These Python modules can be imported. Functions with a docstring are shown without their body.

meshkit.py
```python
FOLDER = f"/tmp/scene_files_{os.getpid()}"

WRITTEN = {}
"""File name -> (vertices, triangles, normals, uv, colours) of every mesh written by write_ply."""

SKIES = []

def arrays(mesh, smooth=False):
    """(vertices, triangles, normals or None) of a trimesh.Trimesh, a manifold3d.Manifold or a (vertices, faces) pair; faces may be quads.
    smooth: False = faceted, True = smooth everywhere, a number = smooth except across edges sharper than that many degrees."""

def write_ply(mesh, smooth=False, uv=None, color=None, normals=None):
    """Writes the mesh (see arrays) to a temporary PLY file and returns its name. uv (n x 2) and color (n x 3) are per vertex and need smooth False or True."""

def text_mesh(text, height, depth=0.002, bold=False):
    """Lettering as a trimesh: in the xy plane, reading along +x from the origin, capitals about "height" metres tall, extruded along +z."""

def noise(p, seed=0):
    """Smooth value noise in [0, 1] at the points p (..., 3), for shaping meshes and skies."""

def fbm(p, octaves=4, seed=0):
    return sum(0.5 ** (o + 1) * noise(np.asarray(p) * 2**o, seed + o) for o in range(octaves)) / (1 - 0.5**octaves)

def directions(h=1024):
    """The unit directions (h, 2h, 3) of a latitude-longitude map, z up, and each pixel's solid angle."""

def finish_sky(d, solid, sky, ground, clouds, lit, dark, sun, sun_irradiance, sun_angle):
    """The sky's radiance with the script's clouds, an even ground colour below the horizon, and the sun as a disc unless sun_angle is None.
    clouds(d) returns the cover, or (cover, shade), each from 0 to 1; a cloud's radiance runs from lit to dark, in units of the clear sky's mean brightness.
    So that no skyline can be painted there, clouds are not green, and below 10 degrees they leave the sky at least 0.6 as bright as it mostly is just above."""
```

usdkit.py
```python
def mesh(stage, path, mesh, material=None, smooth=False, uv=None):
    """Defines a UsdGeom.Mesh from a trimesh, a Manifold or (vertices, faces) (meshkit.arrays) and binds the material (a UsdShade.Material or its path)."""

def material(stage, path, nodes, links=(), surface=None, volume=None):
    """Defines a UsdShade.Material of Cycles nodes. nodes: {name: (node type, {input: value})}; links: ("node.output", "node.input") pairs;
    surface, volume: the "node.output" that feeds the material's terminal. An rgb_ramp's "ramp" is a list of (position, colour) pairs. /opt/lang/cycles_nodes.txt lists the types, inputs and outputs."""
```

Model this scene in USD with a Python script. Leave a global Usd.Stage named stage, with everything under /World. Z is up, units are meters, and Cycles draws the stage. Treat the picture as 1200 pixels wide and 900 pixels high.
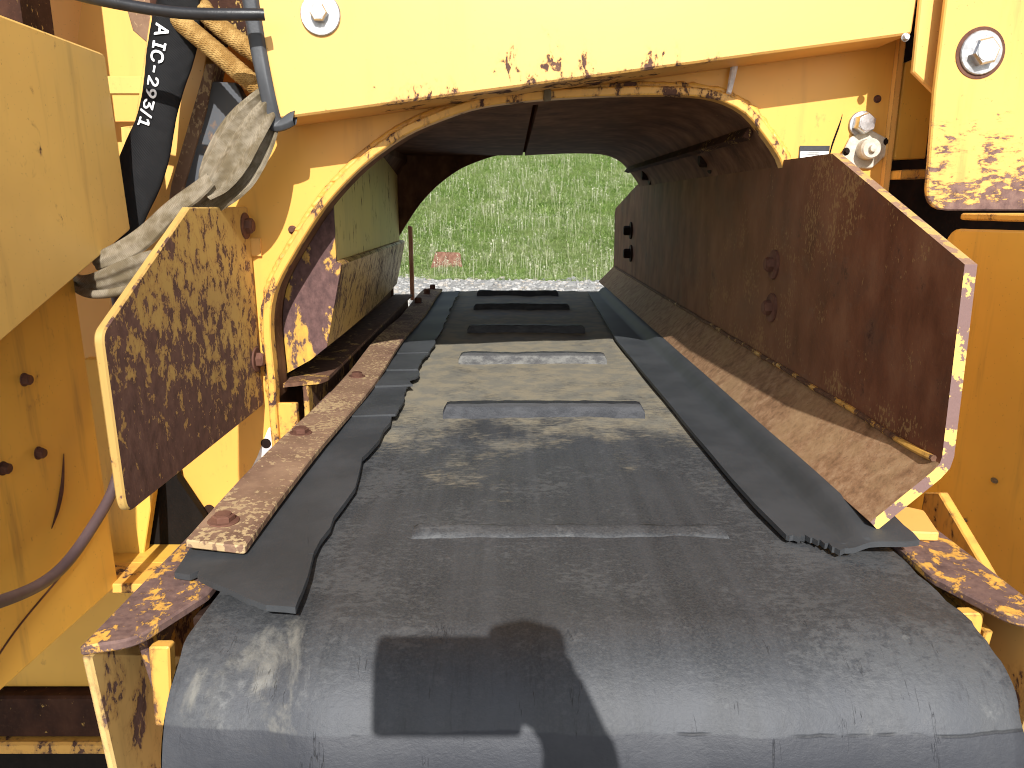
import math, random
import numpy as np, trimesh, usdkit, meshkit
import manifold3d as m3
from shapely.geometry import Polygon, LineString
from shapely import affinity
from pxr import Usd, UsdGeom, UsdLux, UsdShade, Gf, Sdf, Vt

stage = Usd.Stage.CreateInMemory()
UsdGeom.SetStageUpAxis(stage, UsdGeom.Tokens.z)
UsdGeom.SetStageMetersPerUnit(stage, 1.0)
UsdGeom.Xform.Define(stage, '/World')
UsdGeom.Scope.Define(stage, '/World/Looks')
rng = np.random.default_rng(7)
random.seed(7)

# ------------------------------------------------------------------ camera
EXPOSURE = 0.80
cam = UsdGeom.Camera.Define(stage, '/World/camera')
cam.CreateHorizontalApertureAttr(36.0)
cam.CreateVerticalApertureAttr(27.0)
cam.CreateFocalLengthAttr(26.1)
cam.CreateClippingRangeAttr(Gf.Vec2f(0.02, 2000))
cam.CreateExposureAttr(EXPOSURE)
cam.AddTranslateOp().Set(Gf.Vec3d(0, 0, 0.345))
cam.AddRotateXOp().Set(90 - 13.57)

# ------------------------------------------------------------------ sky and sun
SUN = np.array([0.14, -1.42, 1.0]); SUN /= np.linalg.norm(SUN)
elev, azim = math.asin(SUN[2]), math.atan2(SUN[0], SUN[1])
SKY_STRENGTH, SUN_INTENSITY = 0.10, 1.0
usdkit.material(stage, '/World/Looks/sky', {
    's': ('sky_texture', {'sky_type': 'single_scattering', 'sun_disc': False, 'sun_elevation': elev, 'sun_rotation': azim, 'altitude': 100.0}),
    'tc': ('texture_coordinate', {}), 'cn': ('noise_texture', {'scale': 2.6, 'detail': 6.0, 'roughness': .6}), 'cr': ('map_range', {'range_type': 'smoothstep', 'from_min': .38, 'from_max': .66, 'to_min': .25, 'to_max': .85}),
    'bw': ('rgb_to_bw', {}), 'cc': ('combine_color', {'color_type': 'rgb'}), 'r': ('math', {'math_type': 'multiply', 'value2': 1.18}), 'gg': ('math', {'math_type': 'multiply', 'value2': 1.16}), 'bb': ('math', {'math_type': 'multiply', 'value2': 1.08}),
    'mx': ('mix_color', {'blend_type': 'mix', 'use_clamp': False}),
    'b': ('background_shader', {'strength': SKY_STRENGTH})}, [('tc.generated', 'cn.vector'), ('cn.fac', 'cr.value'), ('s.color', 'bw.color'), ('bw.val', 'r.value1'), ('bw.val', 'gg.value1'), ('bw.val', 'bb.value1'),
    ('r.value', 'cc.r'), ('gg.value', 'cc.g'), ('bb.value', 'cc.b'), ('cr.result', 'mx.fac'), ('s.color', 'mx.a'), ('cc.color', 'mx.b'), ('mx.result', 'b.color')], surface='b.background')
dome = UsdLux.DomeLight.Define(stage, '/World/sky')
UsdShade.MaterialBindingAPI.Apply(dome.GetPrim()).Bind(UsdShade.Material.Get(stage, '/World/Looks/sky'))
dome.GetPrim().SetCustomDataByKey('kind', 'structure')
sun = UsdLux.DistantLight.Define(stage, '/World/sun')
sun.CreateNormalizeAttr(True); sun.CreateIntensityAttr(SUN_INTENSITY); sun.CreateAngleAttr(0.5)
sun.CreateColorAttr(Gf.Vec3f(1.0, 0.975, 0.93))
zx = SUN; xx = np.cross([0, 0, 1.0], zx); xx /= np.linalg.norm(xx); yx = np.cross(zx, xx)
sun.AddTransformOp().Set(Gf.Matrix4d(*xx, 0, *yx, 0, *zx, 0, 0, 0, 5, 1))

# ------------------------------------------------------------------ material helpers
class G:
    """collects nodes; a string input with a dot in it is a link"""
    def __init__(s): s.n, s.l = {}, []
    def add(s, kind, out, **k):
        nm = f'n{len(s.n)}'; ins = {}
        for a, v in k.items():
            if isinstance(v, str) and '.' in v: s.l.append((v, f'{nm}.{a}'))
            else: ins[a] = v
        s.n[nm] = (kind, ins)
        return f'{nm}.{out}'
    def pos(s):
        if not hasattr(s, '_p'): s._p = s.add('geometry', 'position')
        return s._p
    def st(s, sc, rot=(0, 0, 0)): return s.add('mapping', 'vector', mapping_type='point', vector=s.pos(), scale=sc, rotation=rot)
    def noise(s, scale, detail=4, rough=.55, vec=None, dist=0.): return s.add('noise_texture', 'fac', vector=vec or s.pos(), scale=scale, detail=float(detail), roughness=rough, distortion=dist)
    def math(s, t, a, b=0.5, c=0.): return s.add('math', 'value', math_type=t, value1=a, value2=b, value3=c)
    def mr(s, v, a, b, c=0., d=1., typ='smoothstep'): return s.add('map_range', 'result', range_type=typ, value=v, from_min=a, from_max=b, to_min=c, to_max=d, clamp=True)
    def mix(s, f, a, b, typ='mix'): return s.add('mix_color', 'result', blend_type=typ, fac=f, a=a, b=b)
    def ramp(s, f, stops): return s.add('rgb_ramp', 'color', fac=f, ramp=stops)
    def xyz(s):
        if not hasattr(s, '_x'):
            s.add('separate_xyz', 'x', vector=s.pos()); s._x = f'n{len(s.n)-1}'
        return [s._x + '.' + a for a in 'xyz']
    def lin(s, cx=0., cy=0., cz=0., c0=0.):
        out = None
        for c, a in zip((cx, cy, cz), s.xyz()):
            if c:
                out = s.math('multiply_add', a, c, out if out else c0)
        return out
    def bump(s, h, strength=.5, dist=.002, normal=None):
        k = dict(height=h, strength=strength, distance=dist)
        if normal: k['normal'] = normal
        return s.add('bump', 'normal', **k)
    def done(s, name, surf):
        return usdkit.material(stage, '/World/Looks/' + name, s.n, s.l, surface=surf)
    def pbr(s, name, **k):
        return s.done(name, s.add('principled_bsdf', 'BSDF', **k))

M = {}
YEL, YEL2 = (.74, .395, .075), (.67, .36, .075)
def paint(name, y1=YEL, y2=YEL2, thr=.66, scale=22., stretch=(1, 1, .6), grad=None, edge=0., rough=.42,
          rust=((.035, .016, .012), (.085, .038, .026), (.17, .085, .05)), fine=.35, dirt=.5, soft=.012, halo=.45, warp=.35, front=0., zones=()):
    g = G()
    v1 = g.noise(scale, 8, .66, g.st(stretch), dist=warp)
    v2 = g.noise(scale * .17, 3, .5)
    v3 = g.noise(scale * 5.5, 5, .65, g.st(stretch))
    v = g.math('multiply', v1, 1 - fine)
    v = g.math('multiply_add', v3, fine * .55, v)
    v = g.math('multiply_add', v2, fine * .45, v)
    if grad: v = g.math('add', v, g.lin(*grad))
    for (zx_, zy_, zz_, zr, zk, zs) in zones:
        a_ = [g.math('subtract', q_, c_) for q_, c_ in zip(g.xyz(), (zx_, zy_, zz_))]
        q_ = g.math('multiply_add', a_[0], a_[0], g.math('multiply_add', a_[1], a_[1], g.math('multiply', g.math('multiply', a_[2], a_[2]), zs)))
        v = g.math('add', v, g.mr(q_, zr * zr, 0., 0., zk, 'linear'))
    if front:
        sn = g.add('separate_xyz', 'x', vector=g.pos().split('.')[0] + '.true_normal').split('.')[0]
        v = g.math('multiply_add', g.mr(sn + '.y', -.25, -.5), front, v)
    if edge:
        bn = g.add('bevel', 'bevel', samples=4, radius=.006)
        geo = g.pos().split('.')[0]
        d = g.add('vector_math', 'value', math_type='dot_product', vector1=bn, vector2=geo + '.normal')
        v = g.math('multiply_add', g.math('subtract', 1., d), edge, v)
    m = g.mr(v, thr - soft, thr + soft)
    hal = g.mr(v, thr - .07, thr, 0., halo)
    base = g.mix(g.mr(g.noise(3.1, 4, .6), .35, .65), y1, y2)
    stk = g.mr(g.noise(30., 5, .6, g.st((1, 1, .12))), .52, .78, 0., dirt)
    base = g.mix(stk, base, (.26, .145, .05))
    spk = g.mr(g.noise(260., 3, .6), .66, .74, 0., .55)
    base = g.mix(spk, base, (.12, .06, .03))
    base = g.mix(hal, base, (.30, .15, .05))
    rc = g.ramp(g.noise(75., 8, .7, g.st((1, 1, .7))), [(.3, rust[0]), (.5, rust[1]), (.72, rust[2])])
    rc = g.mix(g.mr(g.noise(9., 4, .6), .45, .7, 0., .5), rc, rust[1])
    col = g.mix(m, base, rc)
    ro = g.add('mix_float', 'result', fac=m, a=rough, b=.82)
    h = g.math('multiply_add', g.noise(160., 6, .7), g.math('multiply', m, .6), g.math('multiply', m, -1.))
    h = g.math('multiply_add', g.noise(6., 3, .5), .8, h)
    M[name] = g.pbr(name, base_color=col, roughness=ro, normal=g.bump(h, .55, .0012), specular_ior_level=.45)

paint('yellow_front', thr=.685, scale=30., edge=.3, dirt=.25, zones=((.43, 1.25, .45, .12, .09, 1.), (-.5, 1.25, -.25, .3, .06, 1.)))
paint('yellow_clean', y1=(.78, .435, .115), y2=(.74, .415, .12), thr=.705, scale=30., edge=.5, dirt=.15, halo=.3, zones=((.10, 1.16, .515, .36, .17, 14.), (-.2, 1.2, .47, .2, .08, 14.)))
paint('yellow_rim', thr=.565, scale=34., edge=.2)
paint('yellow_pale', y1=(.72, .46, .13), y2=(.62, .39, .11), thr=.645, scale=40., edge=.2, dirt=.38)
paint('yellow_amber', y1=(.76, .44, .075), y2=(.66, .375, .065), thr=.665, scale=26., edge=.25, dirt=.55)
paint('yellow_worn', thr=.565, scale=20., edge=.3)
paint('yellow_frame', thr=.475, scale=52., edge=.3, stretch=(1, .8, 1), rust=((.06, .03, .026), (.13, .075, .065), (.22, .13, .10)))
paint('wing_left', y1=(.50, .33, .10), y2=(.44, .28, .085), thr=.525, scale=44., stretch=(1, 1., .8), grad=(0., -.10, -.36, .19), edge=0., front=-.16, rust=((.060, .028, .021), (.115, .056, .042), (.17, .09, .065)), soft=.004, fine=.40, warp=.3, halo=.6)
paint('panel_right', y1=(.76, .43, .11), y2=(.70, .40, .10), thr=.60, scale=60., stretch=(.55, 1, 1.3), grad=(0., 0., -1.15, .53), edge=.3, rust=((.07, .035, .03), (.16, .09, .075), (.26, .16, .12)))
paint('wall_liner', y1=(.60, .41, .12), y2=(.52, .36, .12), thr=.60, scale=40., stretch=(1, 1, .45), dirt=.3)
paint('wall_liner_low', y1=(.48, .29, .07), y2=(.40, .24, .065), thr=.53, scale=60., stretch=(1, 1, .5), fine=.5)
paint('wall_rust', y1=(.62, .36, .05), thr=.47, scale=13., stretch=(1, 1, .5), grad=(0., 0., 0.2, -.06), rust=((.05, .025, .024), (.10, .05, .045), (.16, .085, .075)))
paint('angle_iron', y1=(.60, .38, .10), thr=.50, scale=24., grad=(0., .12, 0., -.13), rust=((.05, .022, .014), (.12, .055, .03), (.22, .12, .065)))

def rust_plate(name, flecks=.63, cols=((.022, .010, .007), (.045, .019, .012), (.075, .034, .02)), warm=None, yell=(.36, .23, .07), zone=None):
    g = G()
    c = g.ramp(g.noise(18., 7, .62, g.st((1, 1, .6))), [(.3, cols[0]), (.5, cols[1]), (.72, cols[2])])
    c = g.mix(g.mr(g.noise(140., 5, .7), .5, .72, 0., .45), c, cols[2])
    f = g.math('multiply_add', g.noise(150., 4, .6, g.st((1, 1, .55))), .6, g.math('multiply', g.noise(11., 4, .55), .4))
    if zone:                                                     # worn band where speckled paint survives
        (y, z, r, k) = zone
        X, Y, Z = g.xyz()
        dy = g.math('subtract', Y, y); dz = g.math('subtract', Z, z)
        q = g.math('multiply_add', dy, dy, g.math('multiply', g.math('multiply', dz, dz), .5))
        f = g.math('add', f, g.mr(q, r * r, 0., 0., k, 'linear'))
    m = g.mr(f, flecks - .01, flecks + .02)
    c = g.mix(m, c, yell)
    if warm:
        w = g.mr(g.noise(5., 5, .6, g.st((1, .5, 1))), .35, .65)
        c = g.mix(g.math('multiply', w, .6), c, warm)
    h = g.math('add', g.noise(220., 6, .7), g.math('multiply', m, .35))
    M[name] = g.pbr(name, base_color=c, roughness=.72, normal=g.bump(h, .45, .0012), specular_ior_level=.12)
rust_plate('rust_wall', .615, zone=(1.33, .17, .42, .075))
rust_plate('rust_flange', .70, cols=((.10, .05, .028), (.20, .105, .058), (.32, .19, .11)), warm=(.17, .11, .08))
rust_plate('rust_bar', .535, cols=((.075, .038, .028), (.18, .105, .075), (.34, .22, .145)), yell=(.50, .37, .20), warm=(.24, .15, .09))
rust_plate('rust_bolt', .72, cols=((.06, .028, .02), (.12, .055, .038), (.18, .09, .06)))
rust_plate('dark_rust_and_shade', .75, cols=((.010, .006, .005), (.02, .011, .008), (.04, .02, .013)))
rust_plate('grease_and_shade', .8, cols=((.004, .0035, .003), (.008, .006, .005), (.014, .010, .008)))
rust_plate('rust_shell', .72, cols=((.055, .024, .012), (.115, .052, .026), (.21, .105, .055)))
rust_plate('rust_scrap', .60, cols=((.09, .042, .028), (.16, .075, .05), (.24, .14, .10)), yell=(.26, .24, .17))
rust_plate('rust_post', .75, cols=((.25, .10, .05), (.40, .18, .10), (.50, .28, .18)))

def rubber(name, col=(.028, .029, .032), col2=(.045, .046, .05), rough=.62, dust=None):
    g = G()
    c = g.mix(g.mr(g.noise(7., 6, .65), .35, .65), col, col2)
    sc = g.mr(g.noise(60., 6, .7, g.st((1, .25, 1))), .6, .75, 0., .35)
    c = g.mix(sc, c, (.06, .06, .06))
    h = g.math('multiply_add', g.noise(330., 4, .65), .5, g.noise(30., 4, .6))
    M[name] = g.pbr(name, base_color=c, roughness=rough, normal=g.bump(h, .35, .0015), specular_ior_level=.4)
rubber('rubber_skirt', (.030, .033, .037), (.047, .050, .055))
rubber('rubber_trim', (.045, .048, .054), (.075, .078, .084), .55)
rubber('hose_black', (.012, .012, .014), (.022, .022, .025), .38)
rubber('hose_brown', (.06, .038, .04), (.10, .065, .065), .5)

def belt_mat():
    g = G(); X, Y, Z = g.xyz()
    c = g.mix(g.mr(g.noise(5., 6, .62), .35, .65), (.025, .0275, .032), (.037, .0395, .044))
    c = g.mix(g.mr(g.noise(420., 4, .7), .38, .66), c, g.mix(.5, c, (.075, .075, .075)))
    drum = g.mr(Y, .60, .545)
    side = g.mr(g.math('absolute', g.math('subtract', X, .07)), .10, .28)
    # grey speckled scuffing, mostly towards the two edges
    sc = g.math('multiply_add', g.noise(150., 6, .72, g.st((.7, 1, 1))), .55, g.math('multiply', g.noise(9., 5, .6), .45))
    sc = g.math('add', sc, g.math('multiply', side, .06))
    c = g.mix(g.mr(sc, .52, .60, 0., .5), c, (.095, .097, .10))
    trk = g.mr(g.noise(26., 4, .6, g.st((1.5, .03, .03))), .42, .66, 0., .35)
    c = g.mix(trk, c, (.068, .070, .076))
    # worn drum turn, lighter downwards: its bluish sheen is put into the colour
    wear_and_sheen = g.math('multiply', g.mr(Z, -.0015, -.036), g.mr(g.noise(9., 6, .65, g.st((1.8, .4, .4))), .3, .66, .2, 1.))
    c = g.mix(wear_and_sheen, c, (.058, .062, .072))
    c = g.mix(g.math('multiply', g.mr(g.noise(120., 6, .7, g.st((1.5, .25, .25))), .54, .7, 0., .5), drum), c, (.030, .031, .036))
    dx, dy = g.math('add', X, .205), g.math('subtract', Y, .525)
    q = g.math('multiply_add', dx, dx, g.math('multiply', dy, dy))
    patch = g.mr(g.math('multiply_add', g.noise(24., 7, .65, g.st((1, .6, .6)), dist=.5), .7, g.mr(q, .006, .0, 0., .24)), .52, .66, 0., .75)
    patch = g.math('multiply', patch, g.mr(q, .0075, .002))
    c = g.mix(patch, c, (.20, .19, .165))
    pale = g.mr(g.noise(38., 9, .75, g.st((1, .8, .7)), dist=.4), .56, .74, 0., .5)
    c = g.mix(g.math('multiply', pale, g.math('multiply', drum, side)), c, (.19, .19, .185))
    # past the lapped splice low on the drum the rubber is cleaner and darker
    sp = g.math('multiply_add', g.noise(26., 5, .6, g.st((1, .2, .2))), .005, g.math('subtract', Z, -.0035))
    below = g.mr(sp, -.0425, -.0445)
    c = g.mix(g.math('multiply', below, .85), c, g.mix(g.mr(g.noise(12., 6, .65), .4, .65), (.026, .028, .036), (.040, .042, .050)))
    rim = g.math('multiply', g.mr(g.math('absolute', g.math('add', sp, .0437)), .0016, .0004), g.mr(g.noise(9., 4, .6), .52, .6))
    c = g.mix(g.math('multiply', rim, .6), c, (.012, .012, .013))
    # dry tan dust between the cleats, rubbed off along the middle and towards the drum
    d = g.math('multiply_add', g.noise(190., 7, .74, g.st((.35, 1, 1))), .42, g.math('multiply', g.noise(7.5, 6, .66), .58))
    prof = g.ramp(g.mr(Y, .6, 2.4, 0., 1., 'linear'), [(0., (.32,) * 3), (.07, (.37,) * 3), (.16, (.445,) * 3), (.26, (.535,) * 3), (.36, (.63,) * 3), (.55, (.67,) * 3), (.8, (.67,) * 3), (1., (.66,) * 3)])
    d = g.math('add', d, g.math('subtract', prof, .5))
    mid = g.math('subtract', X, .075); mid = g.math('multiply', mid, mid)
    lane = g.math('multiply', g.mr(mid, .0, .006, -.10, 0.), g.mr(Y, 1.15, 1.0))
    d = g.math('add', d, lane)
    m = g.mr(d, .475, .66)
    tan = g.mix(g.mr(g.noise(20., 5, .6), .4, .6), (.25, .215, .15), (.185, .170, .135))
    c = g.mix(g.math('multiply', m, .9), c, tan)
    # short cracks that run round the drum
    cn = g.noise(60., 4, .6, g.st((1.4, .13, .13)))
    ck = g.math('multiply', g.mr(g.math('absolute', g.math('subtract', cn, .5)), .008, .001), g.mr(g.noise(45., 3, .5, g.st((1, .45, .45))), .58, .66))
    ck = g.math('multiply', ck, drum)
    c = g.mix(g.math('multiply', ck, .7), c, (.012, .012, .013))
    h = g.math('multiply_add', g.noise(330., 5, .7, g.st((.6, 1, 1))), .5, g.noise(60., 6, .65))
    h = g.math('subtract', h, g.math('multiply', g.math('maximum', ck, rim), .9))
    M['belt'] = g.pbr('belt', base_color=c, roughness=g.add('mix_float', 'result', fac=m, a=.56, b=.85), normal=g.bump(h, .5, .0018), specular_ior_level=.38)
belt_mat()

def cloth(name, c1, c2, scale=900., rough=.9, dirs=(1, 1, 1)):
    g = G()
    w1 = g.add('wave_texture', 'fac', wave_type='bands', bands_direction='diagonal', vector=g.pos(), scale=scale / 6.28, distortion=1.5, detail=1.)
    w2 = g.add('wave_texture', 'fac', wave_type='bands', bands_direction='z', vector=g.pos(), scale=scale / 7.5, distortion=1.5, detail=1.)
    h = g.math('add', w1, w2)
    c = g.mix(g.mr(g.noise(35., 6, .65), .38, .64), c1, c2)
    c = g.mix(g.mr(h, .3, .9, .45, 0.), c, tuple(x * .35 for x in c1))
    M[name] = g.pbr(name, base_color=c, roughness=rough, normal=g.bump(h, .5, .001), specular_ior_level=.25)
cloth('webbing', (.16, .125, .075), (.28, .235, .17), 1500.)
cloth('webbing_white', (.45, .43, .40), (.58, .55, .50), 700.)
cloth('braid', (.25, .135, .035), (.46, .29, .10), 900.)
cloth('sleeve', (.005, .005, .006), (.009, .009, .010), 1500., .6)
cloth('jacket', (.03, .04, .07), (.04, .05, .09), 900.)
cloth('trousers', (.05, .05, .05), (.06, .06, .055), 900.)

def plain(name, col, rough=.5, metallic=0., var=.2, scale=60., bump=.2):
    g = G()
    c = g.mix(g.mr(g.noise(scale, 5, .6), .35, .65), tuple(x * (1 - var) for x in col), tuple(min(1, x * (1 + var)) for x in col))
    M[name] = g.pbr(name, base_color=c, roughness=rough, metallic=metallic, normal=g.bump(g.noise(scale * 4, 4, .6), bump, .0008))
plain('zinc', (.62, .62, .63), .32, 1., .15, 90.)
plain('washer', (.42, .42, .43), .5, .9, .2, 120.)
plain('white_ink', (.75, .75, .75), .6)
plain('fitting', (.50, .46, .38), .5, 0., .15, 150.)
plain('label_white', (.75, .75, .74), .4)
plain('label_black', (.03, .03, .035), .4)
plain('skin', (.50, .29, .21), .5)
plain('hair', (.05, .035, .025), .6)
plain('camera_black', (.02, .02, .022), .4)
plain('boots', (.04, .03, .022), .6)
plain('paint_tape', (.60, .60, .62), .6)
paint('yellow_web', y1=(.62, .42, .16), y2=(.52, .34, .12), thr=.575, scale=30., edge=.4, dirt=.6, rust=((.05, .026, .02), (.11, .06, .05), (.2, .12, .1)))
paint('slate', y1=(.085, .09, .10), y2=(.07, .075, .085), thr=.60, scale=24., edge=.3, rust=((.25, .16, .06), (.35, .24, .10), (.45, .32, .16)))

def ground_mats():
    g = G()
    v = g.add('voronoi_texture', 'color', vector=g.pos(), scale=16.)
    v2 = g.add('voronoi_texture', 'distance', vector=g.pos(), scale=16.)
    b = g.add('rgb_to_bw', 'val', color=v)
    c = g.ramp(b, [(0.1, (.19, .187, .182)), (.5, (.28, .275, .265)), (.9, (.38, .37, .35))])
    c = g.mix(g.mr(g.noise(.8, 5, .6), .5, .7, 0., .5), c, (.27, .24, .19))
    M['gravel'] = g.pbr('gravel', base_color=c, roughness=.9, normal=g.bump(v2, .8, .03))
    g = G()
    c = g.mix(g.mr(g.noise(1.5, 6, .6), .35, .65), (.28, .38, .13), (.38, .42, .20))
    M['turf'] = g.pbr('turf', base_color=c, roughness=.95, normal=g.bump(g.noise(12., 6, .7), .8, .05))
    g = G()
    r = g.add('object_info', 'random')
    c = g.ramp(r, [(0, (.17, .17, .165)), (.4, (.27, .265, .255)), (.75, (.38, .37, .355)), (1., (.30, .26, .21))])
    M['stone'] = g.pbr('stone', base_color=c, roughness=.9)
    for nm, cols, tr in (('blade', [(0, (.24, .38, .09)), (.35, (.36, .50, .15)), (.7, (.46, .56, .22)), (1., (.57, .60, .36))], .5),
                         ('leaf', [(0, (.20, .34, .08)), (.5, (.35, .49, .14)), (1., (.48, .57, .25))], .5),
                         ('straw', [(0, (.42, .42, .26)), (.5, (.52, .52, .36)), (1., (.62, .60, .48))], .3)):
        g = G()
        c = g.ramp(g.add('object_info', 'random'), cols)
        c = g.mix(g.mr(g.noise(.55, 4, .6), .4, .65, 0., .45), c, cols[-1][1])
        p = g.add('principled_bsdf', 'BSDF', base_color=c, roughness=.6, specular_ior_level=.2)
        t = g.add('translucent_bsdf', 'BSDF', color=c)
        M[nm] = g.done(nm, g.add('mix_closure', 'closure', fac=tr, closure1=p, closure2=t))
ground_mats()

# ------------------------------------------------------------------ object helpers
taken = {}
def numbered(parent, name):
    k = (parent, name); n = taken.get(k, 0); taken[k] = n + 1
    return f'{parent}/{name}' + (f'_{n:03d}' if n else '')
def thing(name, label, cat, base=(0, 0, 0), group=None):
    x = UsdGeom.Xform.Define(stage, numbered('/World', name))
    x.AddTranslateOp().Set(Gf.Vec3d(*map(float, base)))
    p = x.GetPrim()
    p.SetCustomDataByKey('label', label); p.SetCustomDataByKey('category', cat)
    if group: p.SetCustomDataByKey('group', group)
    return (p, np.array(base, float))
def obj(name, mesh, mat, parent=None, smooth=30, label=None, kind=None, cat=None, group=None):
    """one Mesh prim, given in world coordinates; parent is a thing() or an obj()"""
    where, base = ('/World', np.zeros(3)) if parent is None else (str(parent[0].GetPath()), parent[1])
    if hasattr(mesh, 'to_mesh'):
        q = mesh.to_mesh(); mesh = trimesh.Trimesh(np.array(q.vert_properties[:, :3]), np.array(q.tri_verts), process=False)
    if isinstance(mesh, (list, tuple)) and isinstance(mesh[0], trimesh.Trimesh): mesh = trimesh.util.concatenate(mesh)
    mesh = mesh.copy(); mesh.apply_translation(-base)
    m = usdkit.mesh(stage, numbered(where, name), mesh, M[mat] if isinstance(mat, str) else mat, smooth=smooth)
    p = m.GetPrim()
    for k, v in (('label', label), ('kind', kind), ('category', cat), ('group', group)):
        if v: p.SetCustomDataByKey(k, v)
    return (p, base)

def frame_map(mesh, o, U, V, W):
    T = np.eye(4); T[:3, 0], T[:3, 1], T[:3, 2], T[:3, 3] = U, V, W, o
    mesh.apply_transform(T)
    return mesh
AX = {'yz': ((0, 1, 0), (0, 0, 1), (1, 0, 0)), 'xz': ((1, 0, 0), (0, 0, 1), (0, 1, 0)), 'xy': ((1, 0, 0), (0, 1, 0), (0, 0, 1))}
def plate(pts, pl, at, t, c=.0015):
    """outline pts in plane pl, from coordinate `at` for thickness t (signed) along the third axis, edges chamfered by c"""
    P = Polygon(pts) if not isinstance(pts, Polygon) else pts
    P = P.buffer(0)
    if P.exterior.is_ccw is False: P = Polygon(list(P.exterior.coords)[::-1], [list(h.coords) for h in P.interiors])
    lo, hi = min(0, t), max(0, t)
    parts = [trimesh.creation.extrude_polygon(P, hi - lo - 2 * c, engine='earcut')]
    parts[0].apply_translation([0, 0, lo + c])
    if c:
        A = np.array(P.exterior.coords)[:-1]
        if P.exterior.is_ccw is False: A = A[::-1]
        n = len(A); e = np.roll(A, -1, 0) - A; e /= np.linalg.norm(e, axis=1)[:, None] + 1e-12
        nr = np.stack([e[:, 1], -e[:, 0]], 1); pn = np.roll(nr, 1, 0)
        k = pn + nr; k /= np.maximum((k * nr).sum(1), .3)[:, None]
        B = A - k * c
        if len(P.interiors) == 0 and Polygon(B).is_valid:
            capv, capf = trimesh.creation.triangulate_polygon(Polygon(B), engine='earcut')
            V, Fc = [], []
            m0 = parts[0]; V.append(m0.vertices); 
            keep = np.abs(m0.face_normals[:, 2]) < .9
            Fc.append(m0.faces[keep]); off = len(m0.vertices)
            for z0, z1, up in ((hi - c, hi, 1), (lo + c, lo, 0)):
                ring = np.vstack([np.c_[A, np.full(n, z0)], np.c_[B, np.full(n, z1)]]); V.append(ring)
                i = np.arange(n); j = (i + 1) % n
                f = np.vstack([np.c_[i, j, j + n], np.c_[i, j + n, i + n]])
                Fc.append((f if up else f[:, ::-1]) + off); off += 2 * n
                V.append(np.c_[capv, np.full(len(capv), z1)])
                Fc.append((capf if up else capf[:, ::-1]) + off); off += len(capv)
            parts = [trimesh.Trimesh(np.vstack(V), np.vstack(Fc), process=False)]
            parts[0].merge_vertices()
    m = parts[0]
    o = np.zeros(3); W = np.array(AX[pl][2], float); o = W * at
    return frame_map(m, o, *AX[pl])
def box(x0, x1, y0, y1, z0, z1, c=.002):
    return plate([(x0, y0), (x1, y0), (x1, y1), (x0, y1)], 'xy', z0, z1 - z0, min(c, (z1 - z0) * .3))
def rounded(pts, r, n=6):
    """outline with the given corner radii (one number or one each)"""
    pts = [np.array(p, float) for p in pts]; N = len(pts); rs = r if hasattr(r, '__len__') else [r] * N; out = []
    for i, p in enumerate(pts):
        if rs[i] <= 0: out.append(tuple(p)); continue
        a, b = pts[i - 1] - p, pts[(i + 1) % N] - p
        la, lb = np.linalg.norm(a), np.linalg.norm(b); a, b = a / la, b / lb
        th = math.acos(np.clip(a @ b, -1, 1)); d = min(rs[i] / math.tan(th / 2), la * .48, lb * .48)
        for t in np.linspace(0, 1, n):
            out.append(tuple((1 - t) ** 2 * (p + a * d) + 2 * t * (1 - t) * p + t * t * (p + b * d)))
    return out
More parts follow.
